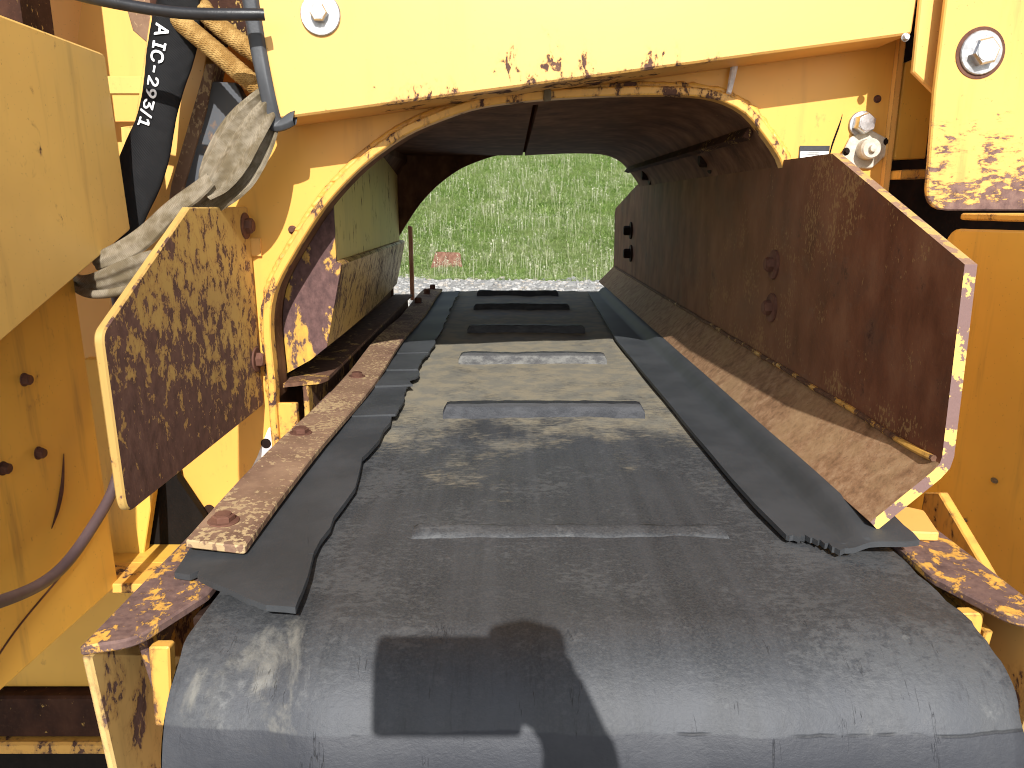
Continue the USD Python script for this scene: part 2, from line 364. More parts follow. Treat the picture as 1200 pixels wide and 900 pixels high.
def spline(pts, n=40, along=None):
    from scipy.interpolate import CubicSpline
    pts = np.array(pts, float); ref = np.array(pts if along is None else along, float)
    d = np.r_[0, np.cumsum(np.linalg.norm(np.diff(ref, axis=0), axis=1))]
    return CubicSpline(d, pts)(np.linspace(0, d[-1], n))
def tube(pts, r, sides=14, n=None, rings=None, closed_caps=True):
    P = spline(pts, n or 40); N = len(P)
    T = np.gradient(P, axis=0); T /= np.linalg.norm(T, axis=1)[:, None]
    u = np.cross(T[0], [0, 1, .3]); u /= np.linalg.norm(u); V = []
    rr = np.full(N, r) if np.ndim(r) == 0 else np.interp(np.linspace(0, 1, N), np.linspace(0, 1, len(r)), r)
    if rings: rr = rr * (1 + rings[0] * np.sin(np.linspace(0, rings[1] * 2 * np.pi, N)))
    for p, t, ra in zip(P, T, rr):
        u = u - t * (u @ t); u /= np.linalg.norm(u); v = np.cross(t, u)
        a = np.linspace(0, 2 * np.pi, sides, endpoint=False)
        V.append(p + ra * (np.cos(a)[:, None] * u + np.sin(a)[:, None] * v))
    V = np.vstack(V); F = []
    i = np.arange(sides); j = (i + 1) % sides
    for k in range(N - 1):
        F += [np.c_[i + k * sides, j + k * sides, j + (k + 1) * sides], np.c_[i + k * sides, j + (k + 1) * sides, i + (k + 1) * sides]]
    V = np.vstack([V, P[:1], P[-1:]]); a, b = len(V) - 2, len(V) - 1
    F += [np.c_[j, i, np.full(sides, a)], np.c_[i + (N - 1) * sides, j + (N - 1) * sides, np.full(sides, b)]]
    m = trimesh.Trimesh(V, np.vstack(F), process=False); m.fix_normals(); return m
def ribbon(pts, width_vecs, thick, n=50, m=9, bulge=0., seed=0, wob=0., crease=0.):
    """a strap: centre line, across-vectors at the same points (length = half width), pillow-shaped"""
    P, Wv = spline(pts, n), spline(width_vecs, n, pts)
    T = np.gradient(P, axis=0); N = np.cross(T, Wv); N /= np.linalg.norm(N, axis=1)[:, None]
    s = np.linspace(-1, 1, m); rows = []
    for side in (1, -1):
        g = P[:, None] + Wv[:, None] * s[None, :, None]
        prof = ((1 if side > 0 else -1) * crease * np.sin(2.6 * np.pi * s + .6) * (1 - s ** 4) + thick * np.sqrt(np.maximum(0, 1 - np.abs(s) ** 4)) + (bulge * (1 - s ** 2) if side > 0 else 0))
        g = g + side * N[:, None] * prof[None, :, None]
        if wob: g = g + N[:, None] * ((meshkit.fbm(g * 18., 3, seed) - .5) * 2 * wob)[..., None]
        rows.append(g.reshape(-1, 3))
    V = np.vstack(rows); F = []
    def gi(sd, i, j): return sd * n * m + i * m + j
    for i in range(n - 1):
        for j in range(m - 1):
            a, b, c, d = gi(0, i, j), gi(0, i, j + 1), gi(0, i + 1, j + 1), gi(0, i + 1, j)
            F += [(a, b, c), (a, c, d)]
            a, b, c, d = gi(1, i, j), gi(1, i, j + 1), gi(1, i + 1, j + 1), gi(1, i + 1, j)
            F += [(a, c, b), (a, d, c)]
        for j in (0, m - 1):
            a, b, c, d = gi(0, i, j), gi(0, i + 1, j), gi(1, i + 1, j), gi(1, i, j)
            F += [(a, b, c), (a, c, d)]
    q = trimesh.Trimesh(V, np.array(F), process=False); q.fix_normals(); return q
def hexbolt(p, d, r=.011, h=.009, washer=.018, wt=.003, dome=False):
    """hexagon head on a washer at p, facing along d; returns (head, washer)"""
    d = np.array(d, float); d /= np.linalg.norm(d)
    u = np.cross(d, [.3, .2, 1]); u /= np.linalg.norm(u); v = np.cross(d, u)
    a = np.arange(6) * np.pi / 3 + rng.uniform(0, 1)
    def lathe(rad, zs, ang):
        V = np.vstack([np.c_[ra * np.cos(ang), ra * np.sin(ang), np.full(len(ang), z)] for ra, z in zip(rad, zs)])
        return m3.Manifold.hull_points(V)
    hd = lathe([r, r, r * .86], [wt - .001, wt + h * .8, wt + h], a)
    cyl = lathe([r * .72] * 2, [wt + h - .001, wt + h + .0012], np.linspace(0, 2 * np.pi, 20, endpoint=False))
    ws = lathe([washer, washer, washer * .96], [-.0005, wt * .7, wt], np.linspace(0, 2 * np.pi, 28, endpoint=False))
    out = []
    for k in (hd + cyl, ws):
        q = k.to_mesh(); t = trimesh.Trimesh(np.array(q.vert_properties[:, :3]), np.array(q.tri_verts), process=False)
        out.append(frame_map(t, np.array(p, float), u, v, d))
    return out
def bolt(p, d, parent, mat='rust_bolt', wmat=None, name='bolt', **k):
    hd, ws = hexbolt(p, d, **k)
    b = obj(name, hd, mat, parent)
    obj('washer', ws, wmat or mat, b)
    return b

# ================================================================== belt conveyor
conv = thing('belt_conveyor', 'black rubber conveyor belt with raised cleats running away through the yellow arched tunnel', 'conveyor', (.055, .57, -1.1))
BX, BW, BY0, BY1, BR = .0615, .334, .575, 3.06, .095
def belt_mesh():
    nx = 64; s = []
    flat = np.linspace(BY1, BY0, 150)
    s += [(y, 0., 0., 1.) for y in flat]
    for a in np.linspace(0, math.pi, 46)[1:-1]: s.append((BY0 - BR * math.sin(a), -BR + BR * math.cos(a), -math.sin(a), math.cos(a)))
    s += [(y, -2 * BR, 0., -1.) for y in flat[::-1][::5]]
    for a in np.linspace(0, math.pi, 24)[1:-1]: s.append((BY1 + BR * math.sin(a), -BR - BR * math.cos(a), math.sin(a), -math.cos(a)))
    s = np.array(s); n = len(s); x = np.linspace(-1, 1, nx)
    X = BX + BW * x[None, :] * np.ones((n, 1))
    Y0, Z0 = s[:, :1] * np.ones((1, nx)), s[:, 1:2] * np.ones((1, nx))
    P = np.stack([X, Y0, Z0], -1); Nn = np.stack([np.zeros_like(X), s[:, 2:3] * np.ones((1, nx)), s[:, 3:4] * np.ones((1, nx))], -1)
    h = (meshkit.fbm(P * [7, 5, 7], 3, 3) - .5) * .004 + (meshkit.fbm(P * [16, 2.0, 2.0], 3, 9) - .5) * .006
    drum = np.clip((BY0 + .05 - Y0) / .08, 0, 1)
    h += drum * ((meshkit.noise(P * [14, 3, 3], 21) - .5) * .015 - .004 * np.abs(x)[None, :] ** 6)
    h -= .003 * np.abs(x)[None, :] ** 8
    # the crack across the drum
    out = P + Nn * h[..., None]; inn = P - Nn * .009
    ed = (meshkit.noise(np.stack([Y0[:, 0] * 40, Z0[:, 0] * 40, Y0[:, 0] * 0], -1), 4) - .5) * .005
    out[:, 0, 0] += ed; out[:, -1, 0] += ed[::-1]
    V = np.vstack([out.reshape(-1, 3), inn.reshape(-1, 3)]); F = []
    i = np.arange(n); j = (i + 1) % n
    for k in range(nx - 1):
        a, b, c, d = i * nx + k, i * nx + k + 1, j * nx + k + 1, j * nx + k
        F += [np.c_[a, c, b], np.c_[a, d, c]]; o = n * nx
        F += [np.c_[a + o, b + o, c + o], np.c_[a + o, c + o, d + o]]
    for k, sg in ((0, 1), (nx - 1, -1)):
        a, b, c, d = i * nx + k, j * nx + k, j * nx + k + n * nx, i * nx + k + n * nx
        f = np.vstack([np.c_[a, b, c], np.c_[a, c, d]]); F.append(f if sg < 0 else f[:, ::-1])
    m = trimesh.Trimesh(V, np.vstack(F), process=False); m.fix_normals(); return m
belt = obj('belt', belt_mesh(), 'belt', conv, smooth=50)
def cleat_mesh(y, x0, x1, hgt, dep, seed, ragged=0.):
    n, prof = 60, [(-.5, -.004), (-.38, .25), (-.2, .6), (0., .85), (.2, 1.), (.34, .8), (.5, -.004)] if ragged > .3 else [(-.5, -.004), (-.42, .35), (-.36, .85), (-.28, 1.), (.25, 1.), (.36, .8), (.5, -.004)]
    V, k = [], len(prof)
    for i, x in enumerate(np.linspace(x0, x1, n)):
        e = min(1, (min(x - x0, x1 - x) + .0015) / .012); e = math.sqrt(max(.02, 1 - (1 - e) ** 2))
        for a, b in prof:
            nz = meshkit.noise(np.array([x * 90, a * 3 + seed, b * 3]), seed) - .5
            hh = hgt * e * (1 + ragged * 1.6 * (meshkit.fbm(np.array([x * 16., seed, 0.]), 3, seed) - .55))
            V.append((x, y + a * dep * (1 + (1 - e) * .25) + nz * .0015 * (1 + 3 * ragged), max(b, 0) * hh - .004 * (b < 0) + nz * .001))
    V = np.array(V); F = []
    for i in range(n - 1):
        for q in range(k - 1):
            a, b, c, d = i * k + q, i * k + q + 1, (i + 1) * k + q + 1, (i + 1) * k + q
            F += [(a, b, c), (a, c, d)]
    for q in range(1, k - 1): F += [(0, q + 1, q), ((n - 1) * k, (n - 1) * k + q, (n - 1) * k + q + 1)]
    m = trimesh.Trimesh(V, np.array(F), process=False); m.fix_normals(); return m
def cleat_mat(name, c1, c2):
    g = G()
    c = g.mix(g.mr(g.noise(60., 7, .72, g.st((.5, 1, 1))), .38, .64), c1, c2)
    c = g.mix(g.mr(g.xyz()[2], .0165, .021, 0., .85), c, (.022, .022, .024))  # tops darkened in the colour, standing in for shading on the cleats
    M[name] = g.pbr(name, base_color=c, roughness=.6, normal=g.bump(g.noise(200., 5, .7), .6, .0018), specular_ior_level=.3)
cleat_mat('cleat', (.026, .028, .034), (.048, .050, .057)); cleat_mat('cleat_dusty', (.055, .055, .058), (.15, .148, .14))
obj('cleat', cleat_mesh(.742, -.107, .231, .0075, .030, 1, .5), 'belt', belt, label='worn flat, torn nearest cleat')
for i, (y, x0, x1) in enumerate([(1.203, -.115, .221), (1.632, -.119, .211), (2.052, -.124, .203), (2.518, -.13, .195), (2.905, -.137, .181)]):
    obj('cleat', cleat_mesh(y, x0, x1, .024 if i < 2 else .020, .034, 2 + i, .12), 'cleat_dusty' if i == 1 else 'cleat', belt, label='dusty pale grey cleat' if i == 1 else None)
for y, nm in ((BY0, 'head_drum'), (BY1, 'tail_drum')):
    d = trimesh.creation.cylinder(BR - .011, 2 * BW - .02, sections=48); d.apply_transform(trimesh.transformations.rotation_matrix(math.pi / 2, [0, 1, 0])); d.apply_translation([BX, y, -BR])
    obj(nm, d, 'dark_rust_and_shade', conv)
    a = trimesh.creation.cylinder(.022, 2 * BW + .012, sections=24); a.apply_transform(trimesh.transformations.rotation_matrix(math.pi / 2, [0, 1, 0])); a.apply_translation([BX, y, -BR])
    obj('drum_shaft', a, 'rust_bolt', conv)

def sheet(outer, inner, z_of, t, nx=8, jag=.0, seed=0, ny=60):
    """a flexible strip between two x-outlines (lists of (x, y)), height z_of(u, y) with u 0 at the outer edge"""
    ys = np.linspace(max(outer[0][1], inner[0][1]) if False else min(outer[0][1], inner[0][1]), max(outer[-1][1], inner[-1][1]), ny)
    ox, ix = np.interp(ys, [p[1] for p in outer], [p[0] for p in outer]), np.interp(ys, [p[1] for p in inner], [p[0] for p in inner])
    ix = ix + jag * (meshkit.fbm(np.stack([ys * 28, ys * 0, ys * 0], -1), 5, seed) - .5) * 2
    u = np.linspace(0, 1, nx); V = []
    for dz in (t, 0.):
        for y, a, b in zip(ys, ox, ix):
            for k in u: V.append((a + (b - a) * k, y, z_of(k, y) + dz))
    V = np.array(V); n = len(ys); F = []; o = n * nx
    for i in range(n - 1):
        for k in range(nx - 1):
            a, b, c, d = i * nx + k, i * nx + k + 1, (i + 1) * nx + k + 1, (i + 1) * nx + k
            F += [(a, b, c), (a, c, d), (a + o, c + o, b + o), (a + o, d + o, c + o)]
        for k in (0, nx - 1):
            a, b = i * nx + k, (i + 1) * nx + k
            F += [(a, b, b + o), (a, b + o, a + o)]
    for i in (0, n - 1):
        for k in range(nx - 1):
            a, b = i * nx + k, i * nx + k + 1; F += [(a, b, b + o), (a, b + o, a + o)]
    m = trimesh.Trimesh(V, np.array(F), process=False); m.fix_normals(); return m

# left skirting: a long front flap and shorter overlapping pieces behind it
fl = Polygon([(-.324, .687), (-.317, .636), (-.3, .630), (-.2945, .638), (-.2925, .629), (-.27, .610), (-.25, .596), (-.228, .578), (-.208, .566), (-.182, .562), (-.183, .585), (-.186, .615), (-.194, .6655), (-.199, .6665), (-.1945, .668),
              (-.196, .70), (-.193, .73), (-.196, .76), (-.1925, .80), (-.190, .845), (-.196, .90), (-.203, .955), (-.199, .975), (-.193, 1.03), (-.195, 1.08), (-.191, 1.12), (-.196, 1.165), (-.33, 1.165)])
def flap(poly, zf, t):
    """a sheet of rubber from an outline, triangulated finely enough to bend; zf(x, y)"""
    xs0, ys0, xs1, ys1 = poly.bounds
    m = plate(poly, 'xy', 0., t, 0.)
    for _ in range(7): m = m.subdivide() if len(m.faces) < 30000 else m
    v = m.vertices.copy(); v[:, 2] += zf(v[:, 0], v[:, 1]); m.vertices = v
    return m
def z_left(x, y):
    u = np.clip((x + .33) / .14, 0, 1)
    z = .003 + .0055 * u * (1 - .3 * u) + .0035 * (meshkit.fbm(np.stack([x * 14, y * 9, x * 0], -1), 3, 5) - .5)
    droop = np.clip((.70 - y) / .14, 0, 1)
    return z + .006 * droop * u - np.maximum(0, (BY0 - y)) * .15
obj('skirt_strip', flap(fl, z_left, .006), 'rubber_skirt', conv, label='long front rubber skirt flap with a cut slanted end')
for i, (a, b) in enumerate([(1.155, 1.37), (1.36, 1.52), (1.51, 1.70), (1.69, 2.95)]):
    inn = [(-.193 + .016 * (rng.random() - .5) - .02 * max(0, (y - 1.7)) * .9, y) for y in np.linspace(a, b, 5)]
    obj('skirt_strip', sheet([(-.33, a), (-.335, b)], inn, lambda u, y, a=a, b=b, i=i: .003 + .004 * u + .002 * np.sin(y * 23 + i) * u + .0035 * (1 - (y - a) / (b - a)), .004, jag=.006, seed=30 + i), 'rubber_skirt', conv)

# bolted hold-down bar over the left skirting
def bar_mesh():
    m = plate(rounded([(-.319, .672), (-.2575, .664), (-.262, 1.5), (-.273, 2.95), (-.345, 2.95), (-.326, 1.5)], [.004, .004, 0, .003, .003, 0]), 'xy', .0155, .009, .0015)
    for _ in range(4): m = m.subdivide_to_size(.06) if len(m.faces) < 6000 else m
    v = m.vertices.copy(); v[:, 2] += .003 * np.sin(v[:, 1] * 7.5 + 1) + .010 * np.clip((v[:, 0] + .29) / .03, -1, 1) * -.18 + .002 * (meshkit.noise(v * [20, 6, 1], 2) - .5)
    v[:, 0] += .003 * np.sin(v[:, 1] * 6); m.vertices = v; return m
bar = obj('hold_down_bar', bar_mesh(), 'rust_bar', conv)
for x, y in [(-.300, .717), (-.303, 1.018), (-.300, 1.40), (-.313, 2.471), (-.312, 2.73), (-.312, 2.92)]:
    bolt((x, y, .0245 + .003 * math.sin(y * 7.5 + 1)), (0.03, 0, 1), bar, r=.0115, h=.006 if y < 2 else .016, washer=.016, wt=.002)

# side frames: bent channels with rounded front corners
def channel(x_web, x_in, y0, y1, z_top, depth, lean=.03):
    sg = 1 if x_in > x_web else -1
    top = plate(rounded([(x_web, y0), (x_in - sg * .03, y0 + .012), (x_in, y0 + .085), (x_in, y1), (x_web, y1)], [.003, .03, .03, 0, 0]), 'xy', z_top - .009, .009, .0018)
    web = plate([(y0 + .002, z_top - .010), (y1, z_top - .004), (y1, z_top - depth), (y0 + lean, z_top - depth)], 'yz', x_web - sg * .0005, sg * .008, .0018)
    return top, web
top_, web_ = channel(-.347, -.277, .528, 2.9, .001, .30)
frL = obj('side_frame', top_, 'yellow_frame', conv, label='left side frame with rusted rounded front corner')
obj('frame_web', web_, 'yellow_web', frL)
obj('frame_tab', plate(rounded([(-.309, -.02), (-.291, -.02), (-.297, -.098), (-.312, -.098)], .003), 'xz', .56, .012), 'yellow_worn', frL)
obj('frame_gusset', plate([(.565, -.012), (.62, -.012), (.62, -.05), (.58, -.075)], 'yz', -.322, .008), 'yellow_frame', frL)
obj('inner_web', plate(rounded([(.575, -.055), (.9, -.02), (.9, -.30), (.585, -.30)], .01), 'yz', -.300, .010), 'yellow_worn', frL)
obj('scraper_block', box(-.287, -.277, .60, .66, -.06, -.015), 'dark_rust_and_shade', frL)
top_, web_ = channel(.465, .400, .56, 2.9, .001, .26)
frR = obj('side_frame', top_, 'yellow_frame', conv, label='right side frame with paint worn off its top')
obj('frame_web', web_, 'yellow_web', frR)
obj('frame_pad', plate(rounded([(.386, .722), (.446, .716), (.462, .775), (.431, .80), (.38, .80)], .004), 'xy', .0025, .010), 'yellow_clean', frR)
obj('frame_tab', plate(rounded([(.405, -.012), (.425, -.012), (.425, -.09), (.405, -.09)], .003), 'xz', .60, .012), 'yellow_worn', frR)
obj('inner_web', plate([(.60, -.03), (.95, -.012), (.95, -.26), (.63, -.26)], 'yz', .428, .008), 'yellow_worn', frR)

# right skirting with the torn, curled front end
rs_in = [(.286, .716), (.2795, .80), (.277, .879), (.274, 1.045), (.273, 1.269), (.269, 1.503), (.266, 1.869), (.283, 2.4), (.299, 2.92)]
def z_right(x, y):
    u = np.clip((.405 - x) / .13, 0, 1)
    f = np.clip((x - .333) / .026, 0, 1); f = f * f * (3 - 2 * f)
    z = .005 + .020 * f * (1 - .75 * np.clip((.76 - y) / .09, 0, 1)) + .003 * (meshkit.fbm(np.stack([x * 12, y * 7, x * 0], -1), 3, 8) - .5)
    return z + np.clip((.735 - y) / .08, 0, 1) * .004 * (1 - u)
torn = [(.286, .716), (.2885, .7125), (.293, .7145), (.2985, .709), (.3005, .7135), (.3035, .7105), (.305, .7155), (.3075, .7065), (.310, .7075), (.3125, .699), (.3155, .7025), (.3165, .692), (.3215, .6945), (.3205, .684), (.3225, .683), (.325, .676), (.332, .681), (.341, .679), (.365, .681), (.392, .680), (.406, .682), (.4065, .696), (.404, .71), (.41, 1.9), (.41, 2.92)]
obj('skirt_strip', flap(Polygon(torn + rs_in[::-1]), z_right, .006), 'rubber_skirt', conv, label='right rubber skirt with a torn, frayed front end')

# ================================================================== tunnel housing
ARCH = [(-.411, .02), (-.411, .12), (-.408, .17), (-.395, .215), (-.372, .255), (-.345, .295), (-.312, .34), (-.278, .377), (-.243, .409), (-.206, .436), (-.172, .457), (-.136, .473), (-.10, .486), (-.068, .496), (-.01, .506), (.054, .512), (.13, .516), (.202, .518), (.255, .5175), (.297, .515), (.325, .5095), (.352, .499), (.375, .484), (.396, .462), (.418, .436), (.434, .412), (.441, .38), (.443, .33)]
arch = spline(ARCH, 70)
house = thing('tunnel_housing', 'yellow steel machine body with an arched tunnel opening over the conveyor', 'machine', (0, 1.25, -1.1))
AO = Polygon(list(map(tuple, arch)) + [(.443, -.5), (-.411, -.5)])
front = Polygon([(-.62, -.40), (-.62, .16), (-.55, .22), (-.492, .335), (-.455, .382), (-.41, .445), (-.372, .50), (-.36, .95), (.60, .95), (.60, -.40)]).difference(AO.buffer(.006))
if front.geom_type != 'Polygon': front = max(front.geoms, key=lambda q: q.area)
obj('front_plate', plate(front, 'xz', 1.25, .012, 0.), 'yellow_front', house)
def arch_band(a, b, y0, y1, pts):
    """strip between outline offsets a (inside) and b (outside) along the arch line"""
    T = np.gradient(pts, axis=0); T /= np.linalg.norm(T, axis=1)[:, None]; N = np.stack([-T[:, 1], T[:, 0]], 1)
    c = .002
    rings = [(a, y0 + c), (a + c, y0), (b - c, y0), (b, y0 + c), (b, y1), (a, y1)]
    V = np.vstack([np.c_[pts[:, 0] + N[:, 0] * o, np.full(len(pts), y), pts[:, 1] + N[:, 1] * o] for o, y in rings]); n = len(pts); F = []
    for r in range(6):
        q = (r + 1) % 6; i = np.arange(n - 1)
        F += [np.c_[r * n + i, r * n + i + 1, q * n + i + 1], np.c_[r * n + i, q * n + i + 1, q * n + i]]
    for e in (0, n - 1):
        F += [np.array([[e, k * n + e, (k + 1) * n + e] for k in range(1, 5)])]
    m = trimesh.Trimesh(V, np.vstack(F), process=False); m.fix_normals(); return m
armore = np.vstack([[-.411, -.13], [-.411, -.05], arch, [.443, .2]])
obj('arch_rim', arch_band(-.007, .006, 1.226, 1.249, armore), 'yellow_rim', house)
wl = np.vstack([arch + 0]) 
T_ = np.gradient(arch, axis=0); T_ /= np.linalg.norm(T_, axis=1)[:, None]; N_ = np.stack([-T_[:, 1], T_[:, 0]], 1); wp = arch + N_ * .010
weld = [(p[0], 1.246, p[1]) for p in wp]
W = tube(weld, .0055, 8, 500); v = W.vertices.copy(); v += (meshkit.fbm(v * 130, 2, 3)[:, None] - .5) * .006; W.vertices = v
obj('weld_bead', W, 'yellow_worn', house, smooth=60)
kl = arch[:, 0] <= .06
obj('tunnel_lip', arch_band(-.006, .006, 1.2495, 1.295, arch[kl]), 'rust_shell', house)
obj('tunnel_shell', arch_band(-.006, .006, 1.2495, 2.598, arch[arch[:, 0] >= .03]), 'rust_shell', house)
obj('tunnel_ceiling', plate([(-.352, .5055), (.0345, .5055), (.0345, .516), (-.352, .516)], 'xz', 1.2625, 1.3345), 'rust_shell', house)
obj('tunnel_side', plate([(-.432, -.10), (-.422, -.10), (-.422, .392), (-.352, .486), (-.352, .505), (-.362, .505), (-.362, .492), (-.432, .400)], 'xz', 1.2625, 1.3345), 'rust_shell', house)
obj('rear_plate', plate(Polygon([(-1.0, -.40), (-1.0, 1.2), (1.0, 1.2), (1.0, -.40)]).difference(AO.buffer(.006)), 'xz', 2.60, .012, 0.), 'rust_shell', house)
obj('ridge_strip', plate([(.372, .452), (.385, .470), (.392, .468), (.385, .447)], 'xz', 1.26, 1.30, .001), 'rust_wall', house)
obj('roof_plate', box(-1.0, 1.0, 1.27, 2.59, .95, .965), 'yellow_worn', house)
obj('side_wall', box(-1.0, -.985, 1.75, 2.59, -.4, .945), 'yellow_worn', house)
obj('side_wall', box(.985, 1.0, 1.30, 2.59, -.4, .945), 'yellow_worn', house)

# left side inside the tunnel: upright liner plates with a ledge, closed by a rusty end plate just inside the arch
ap = [tuple(p) for p in arch if p[0] < -.308 and p[1] > .05]
obj('liner_end', plate([(-.409, .048)] + [(x + .004, z - .002) for x, z in ap] + [(-.306, .345), (-.306, .249), (-.297, .245), (-.331, .098), (-.362, .074)], 'xz', 1.312, -.006, 0.), 'wall_rust', house, label='purple brown rusted end plate of the tunnel liner')
def sweep_y(prof, y0, y1, dx, dz, n=30):
    """a cross-section (x, z) swept along y while it drifts by dx, dz"""
    m = len(prof); V = []; F = []
    for k in np.linspace(0, 1, n):
        V += [(x + dx * k, y0 + (y1 - y0) * k, z + dz(k, i)) for i, (x, z) in enumerate(prof)]
    for i in range(n - 1):
        for q in range(m):
            a, b, c, d = i * m + q, i * m + (q + 1) % m, (i + 1) * m + (q + 1) % m, (i + 1) * m + q; F += [(a, b, c), (a, c, d)]
    for e in (0, (n - 1) * m): F += [(e, e + k, e + k + 1) for k in range(1, m - 1)]
    q = trimesh.Trimesh(np.array(V), np.array(F), process=False); q.fix_normals(); return q
obj('wall_liner', sweep_y([(-.319, .236), (-.309, .236), (-.309, .5045), (-.319, .5045)], 1.313, 2.585, -.076, lambda k, i: -.02 * k if i < 2 else -.045 * k), 'wall_liner', house, label='pale dull yellow upright upper liner plate')
obj('wall_liner', sweep_y([(-.345, .252), (-.303, .249), (-.297, .243), (-.331, .098), (-.339, .094), (-.35, .20)], 1.313, 2.64, -.077, lambda k, i: -.024 * k if i in (0, 1, 2) else (-.055 * k + .03 * k * k if i in (3, 4) else 0.)), 'wall_liner_low', house, label='lower liner plate with a ledge, mottled with rust')
ang = obj('angle_rail', [plate(rounded([(-.413, 1.268), (-.345, 1.30), (-.337, 1.325), (-.352, 2.62), (-.413, 2.62)], [.002, .012, .01, 0, 0]), 'xy', .030, .010), plate([(1.29, .0295), (2.6, .0295), (2.6, -.10), (1.29, -.10)], 'yz', -.375, .010)], 'angle_iron', house)
obj('post', box(-.409, -.372, 1.2375, 1.2485, -.14, .012), 'yellow_rim', house)

# left wing plate
wingL = obj('wing_plate', plate(rounded([(.772, .008), (.770, .214), (1.017, .342), (1.243, .342), (1.243, .008)], [.02, .02, .004, .006, .0]), 'yz', -.430, -.011, .002), 'wing_left', house, label='left wing plate, yellow paint flaking off rust')
for z in (.312, .092): bolt((-.4302, 1.222, z), (1, 0, 0), wingL, r=.0125, h=.010, washer=.021, wt=.003)
obj('wing_tab', box(-.44, -.415, 1.2435, 1.2495, .262, .292, .001), 'yellow_clean', wingL)

# right wall: bent plate with a 45 degree lip along the belt
def right_wall():
    r0, t = .012, .012
    prof = [(.366, .030), (.423, .0855), (.4285, .093), (.430, .100), (.430, 1.)]
    pts = np.array(prof); T = np.gradient(pts, axis=0); T[0] = pts[1] - pts[0]; T[-1] = (0, 1); T /= np.linalg.norm(T, axis=1)[:, None]
    N = np.stack([T[:, 1], -T[:, 0]], 1); outer = pts + N * t
    sec = Polygon(np.vstack([pts, outer[::-1]]))
    full = trimesh.creation.extrude_polygon(sec, 2.6, engine='earcut'); frame_map(full, np.array([0, .6, 0]), (1, 0, 0), (0, 0, 1), (0, 1, 0))
    cut = Polygon([(.704, 0), (.704, .09), (.712, .29), (1.042, .412), (1.236, .414), (1.252, .414), (1.252, .458), (2.60, .458), (2.60, .412), (2.64, .412), (3.17, .33), (3.19, .30), (3.15, 0)])
    cm = trimesh.creation.extrude_polygon(cut, 1., engine='earcut'); frame_map(cm, np.array([0., 0, 0]), (0, 1, 0), (0, 0, 1), (1, 0, 0))
    man = lambda q: m3.Manifold(m3.Mesh(np.asarray(q.vertices, np.float32), np.asarray(q.faces, np.uint32)))
    return man(full) ^ man(cm)
def wall_mat():
    """rust brown inside, flaking yellow on the cut edges, scoured lip lightened with painted sunlight"""
    g = G(); X, Y, Z = g.xyz(); geo = g.pos().split('.')[0]
    cols = ((.080, .028, .014), (.150, .057, .030), (.21, .095, .052))
    c = g.ramp(g.noise(16., 7, .6, g.st((1, 1, .6))), [(.3, cols[0]), (.5, cols[1]), (.72, cols[2])])
    c = g.mix(g.mr(g.noise(7., 6, .65), .48, .7, 0., .6), c, (.085, .052, .038))
    c = g.mix(g.mr(g.noise(34., 7, .7, g.st((1, .35, 1.3))), .56, .72, 0., .6), c, (.15, .085, .055))
    c = g.mix(g.mr(g.noise(14., 8, .75), .60, .68, 0., .7), c, (.035, .016, .012))
    f = g.math('multiply_add', g.noise(240., 4, .62, g.st((1, 1, .6))), .6, g.math('multiply', g.noise(16., 6, .6), .4))
    def zone(y, z, r, k, zs=1.):
        dy, dz = g.math('subtract', Y, y), g.math('subtract', Z, z)
        q = g.math('multiply_add', dy, dy, g.math('multiply', g.math('multiply', dz, dz), zs))
        return g.mr(q, r * r, 0., 0., k, 'linear')
    f = g.math('add', f, zone(1.36, .10, .34, .075, 1.4)); f = g.math('add', f, zone(1.03, .365, .12, .11)); f = g.math('add', f, zone(.85, .10, .25, .07, 30.))
    c = g.mix(g.mr(f, .605, .645, 0., .75), c, (.30, .18, .075))
    brown = g.math('multiply', zone(1.38, .2, .5, 1.), .45)
    c = g.mix(brown, c, (.19, .10, .05))
    # scoured lip: upward faces lighter, their sunlit tan put into the colour
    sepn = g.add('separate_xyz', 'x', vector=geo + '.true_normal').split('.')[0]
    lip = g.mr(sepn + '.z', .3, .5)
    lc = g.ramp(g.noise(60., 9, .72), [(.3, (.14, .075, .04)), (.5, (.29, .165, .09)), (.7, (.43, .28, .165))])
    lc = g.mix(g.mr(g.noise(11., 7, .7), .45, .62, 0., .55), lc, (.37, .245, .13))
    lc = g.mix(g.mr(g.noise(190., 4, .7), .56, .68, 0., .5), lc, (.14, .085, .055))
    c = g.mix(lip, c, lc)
    # cut edges that face the front
    fr = g.mr(sepn + '.y', -.25, -.45)
    ch = g.mr(g.noise(30., 7, .66), .49, .515)
    ec = g.mix(ch, (.68, .47, .14), (.20, .125, .115))
    c = g.mix(fr, c, ec)
    out = g.mr(sepn + '.x', .4, .6)
    c = g.mix(out, c, (.6, .35, .05))
    h = g.math('multiply_add', g.noise(230., 6, .7), .6, g.noise(40., 5, .6))
    M['right_wall'] = g.pbr('right_wall', base_color=c, roughness=.68, normal=g.bump(h, .5, .0016), specular_ior_level=.14)
wall_mat()
wingR = obj('wing_plate', right_wall(), 'right_wall', house, smooth=25, label='tall right wall plate, dark brown rust, with an inward bent lip')
for y, z in ((1.228, .25), (1.222, .18)): bolt((.4302, y, z), (-1, 0, 0), wingR, r=.012, h=.011, washer=.024, wt=.004)
for y, z in ((2.727, .255), (2.708, .175), (2.383, .435), (1.661, .440)): bolt((.4302, y, z), (-1, 0, 0), wingR, mat='dark_rust_and_shade', r=.017, h=.022, washer=.03, wt=.006)
lb = obj('seam_bead', tube([(.4265, y, .0945 + .0012 * math.sin(y * 90)) for y in np.linspace(.712, 3.1, 24)], .0035, 6, 200), 'angle_iron', wingR)

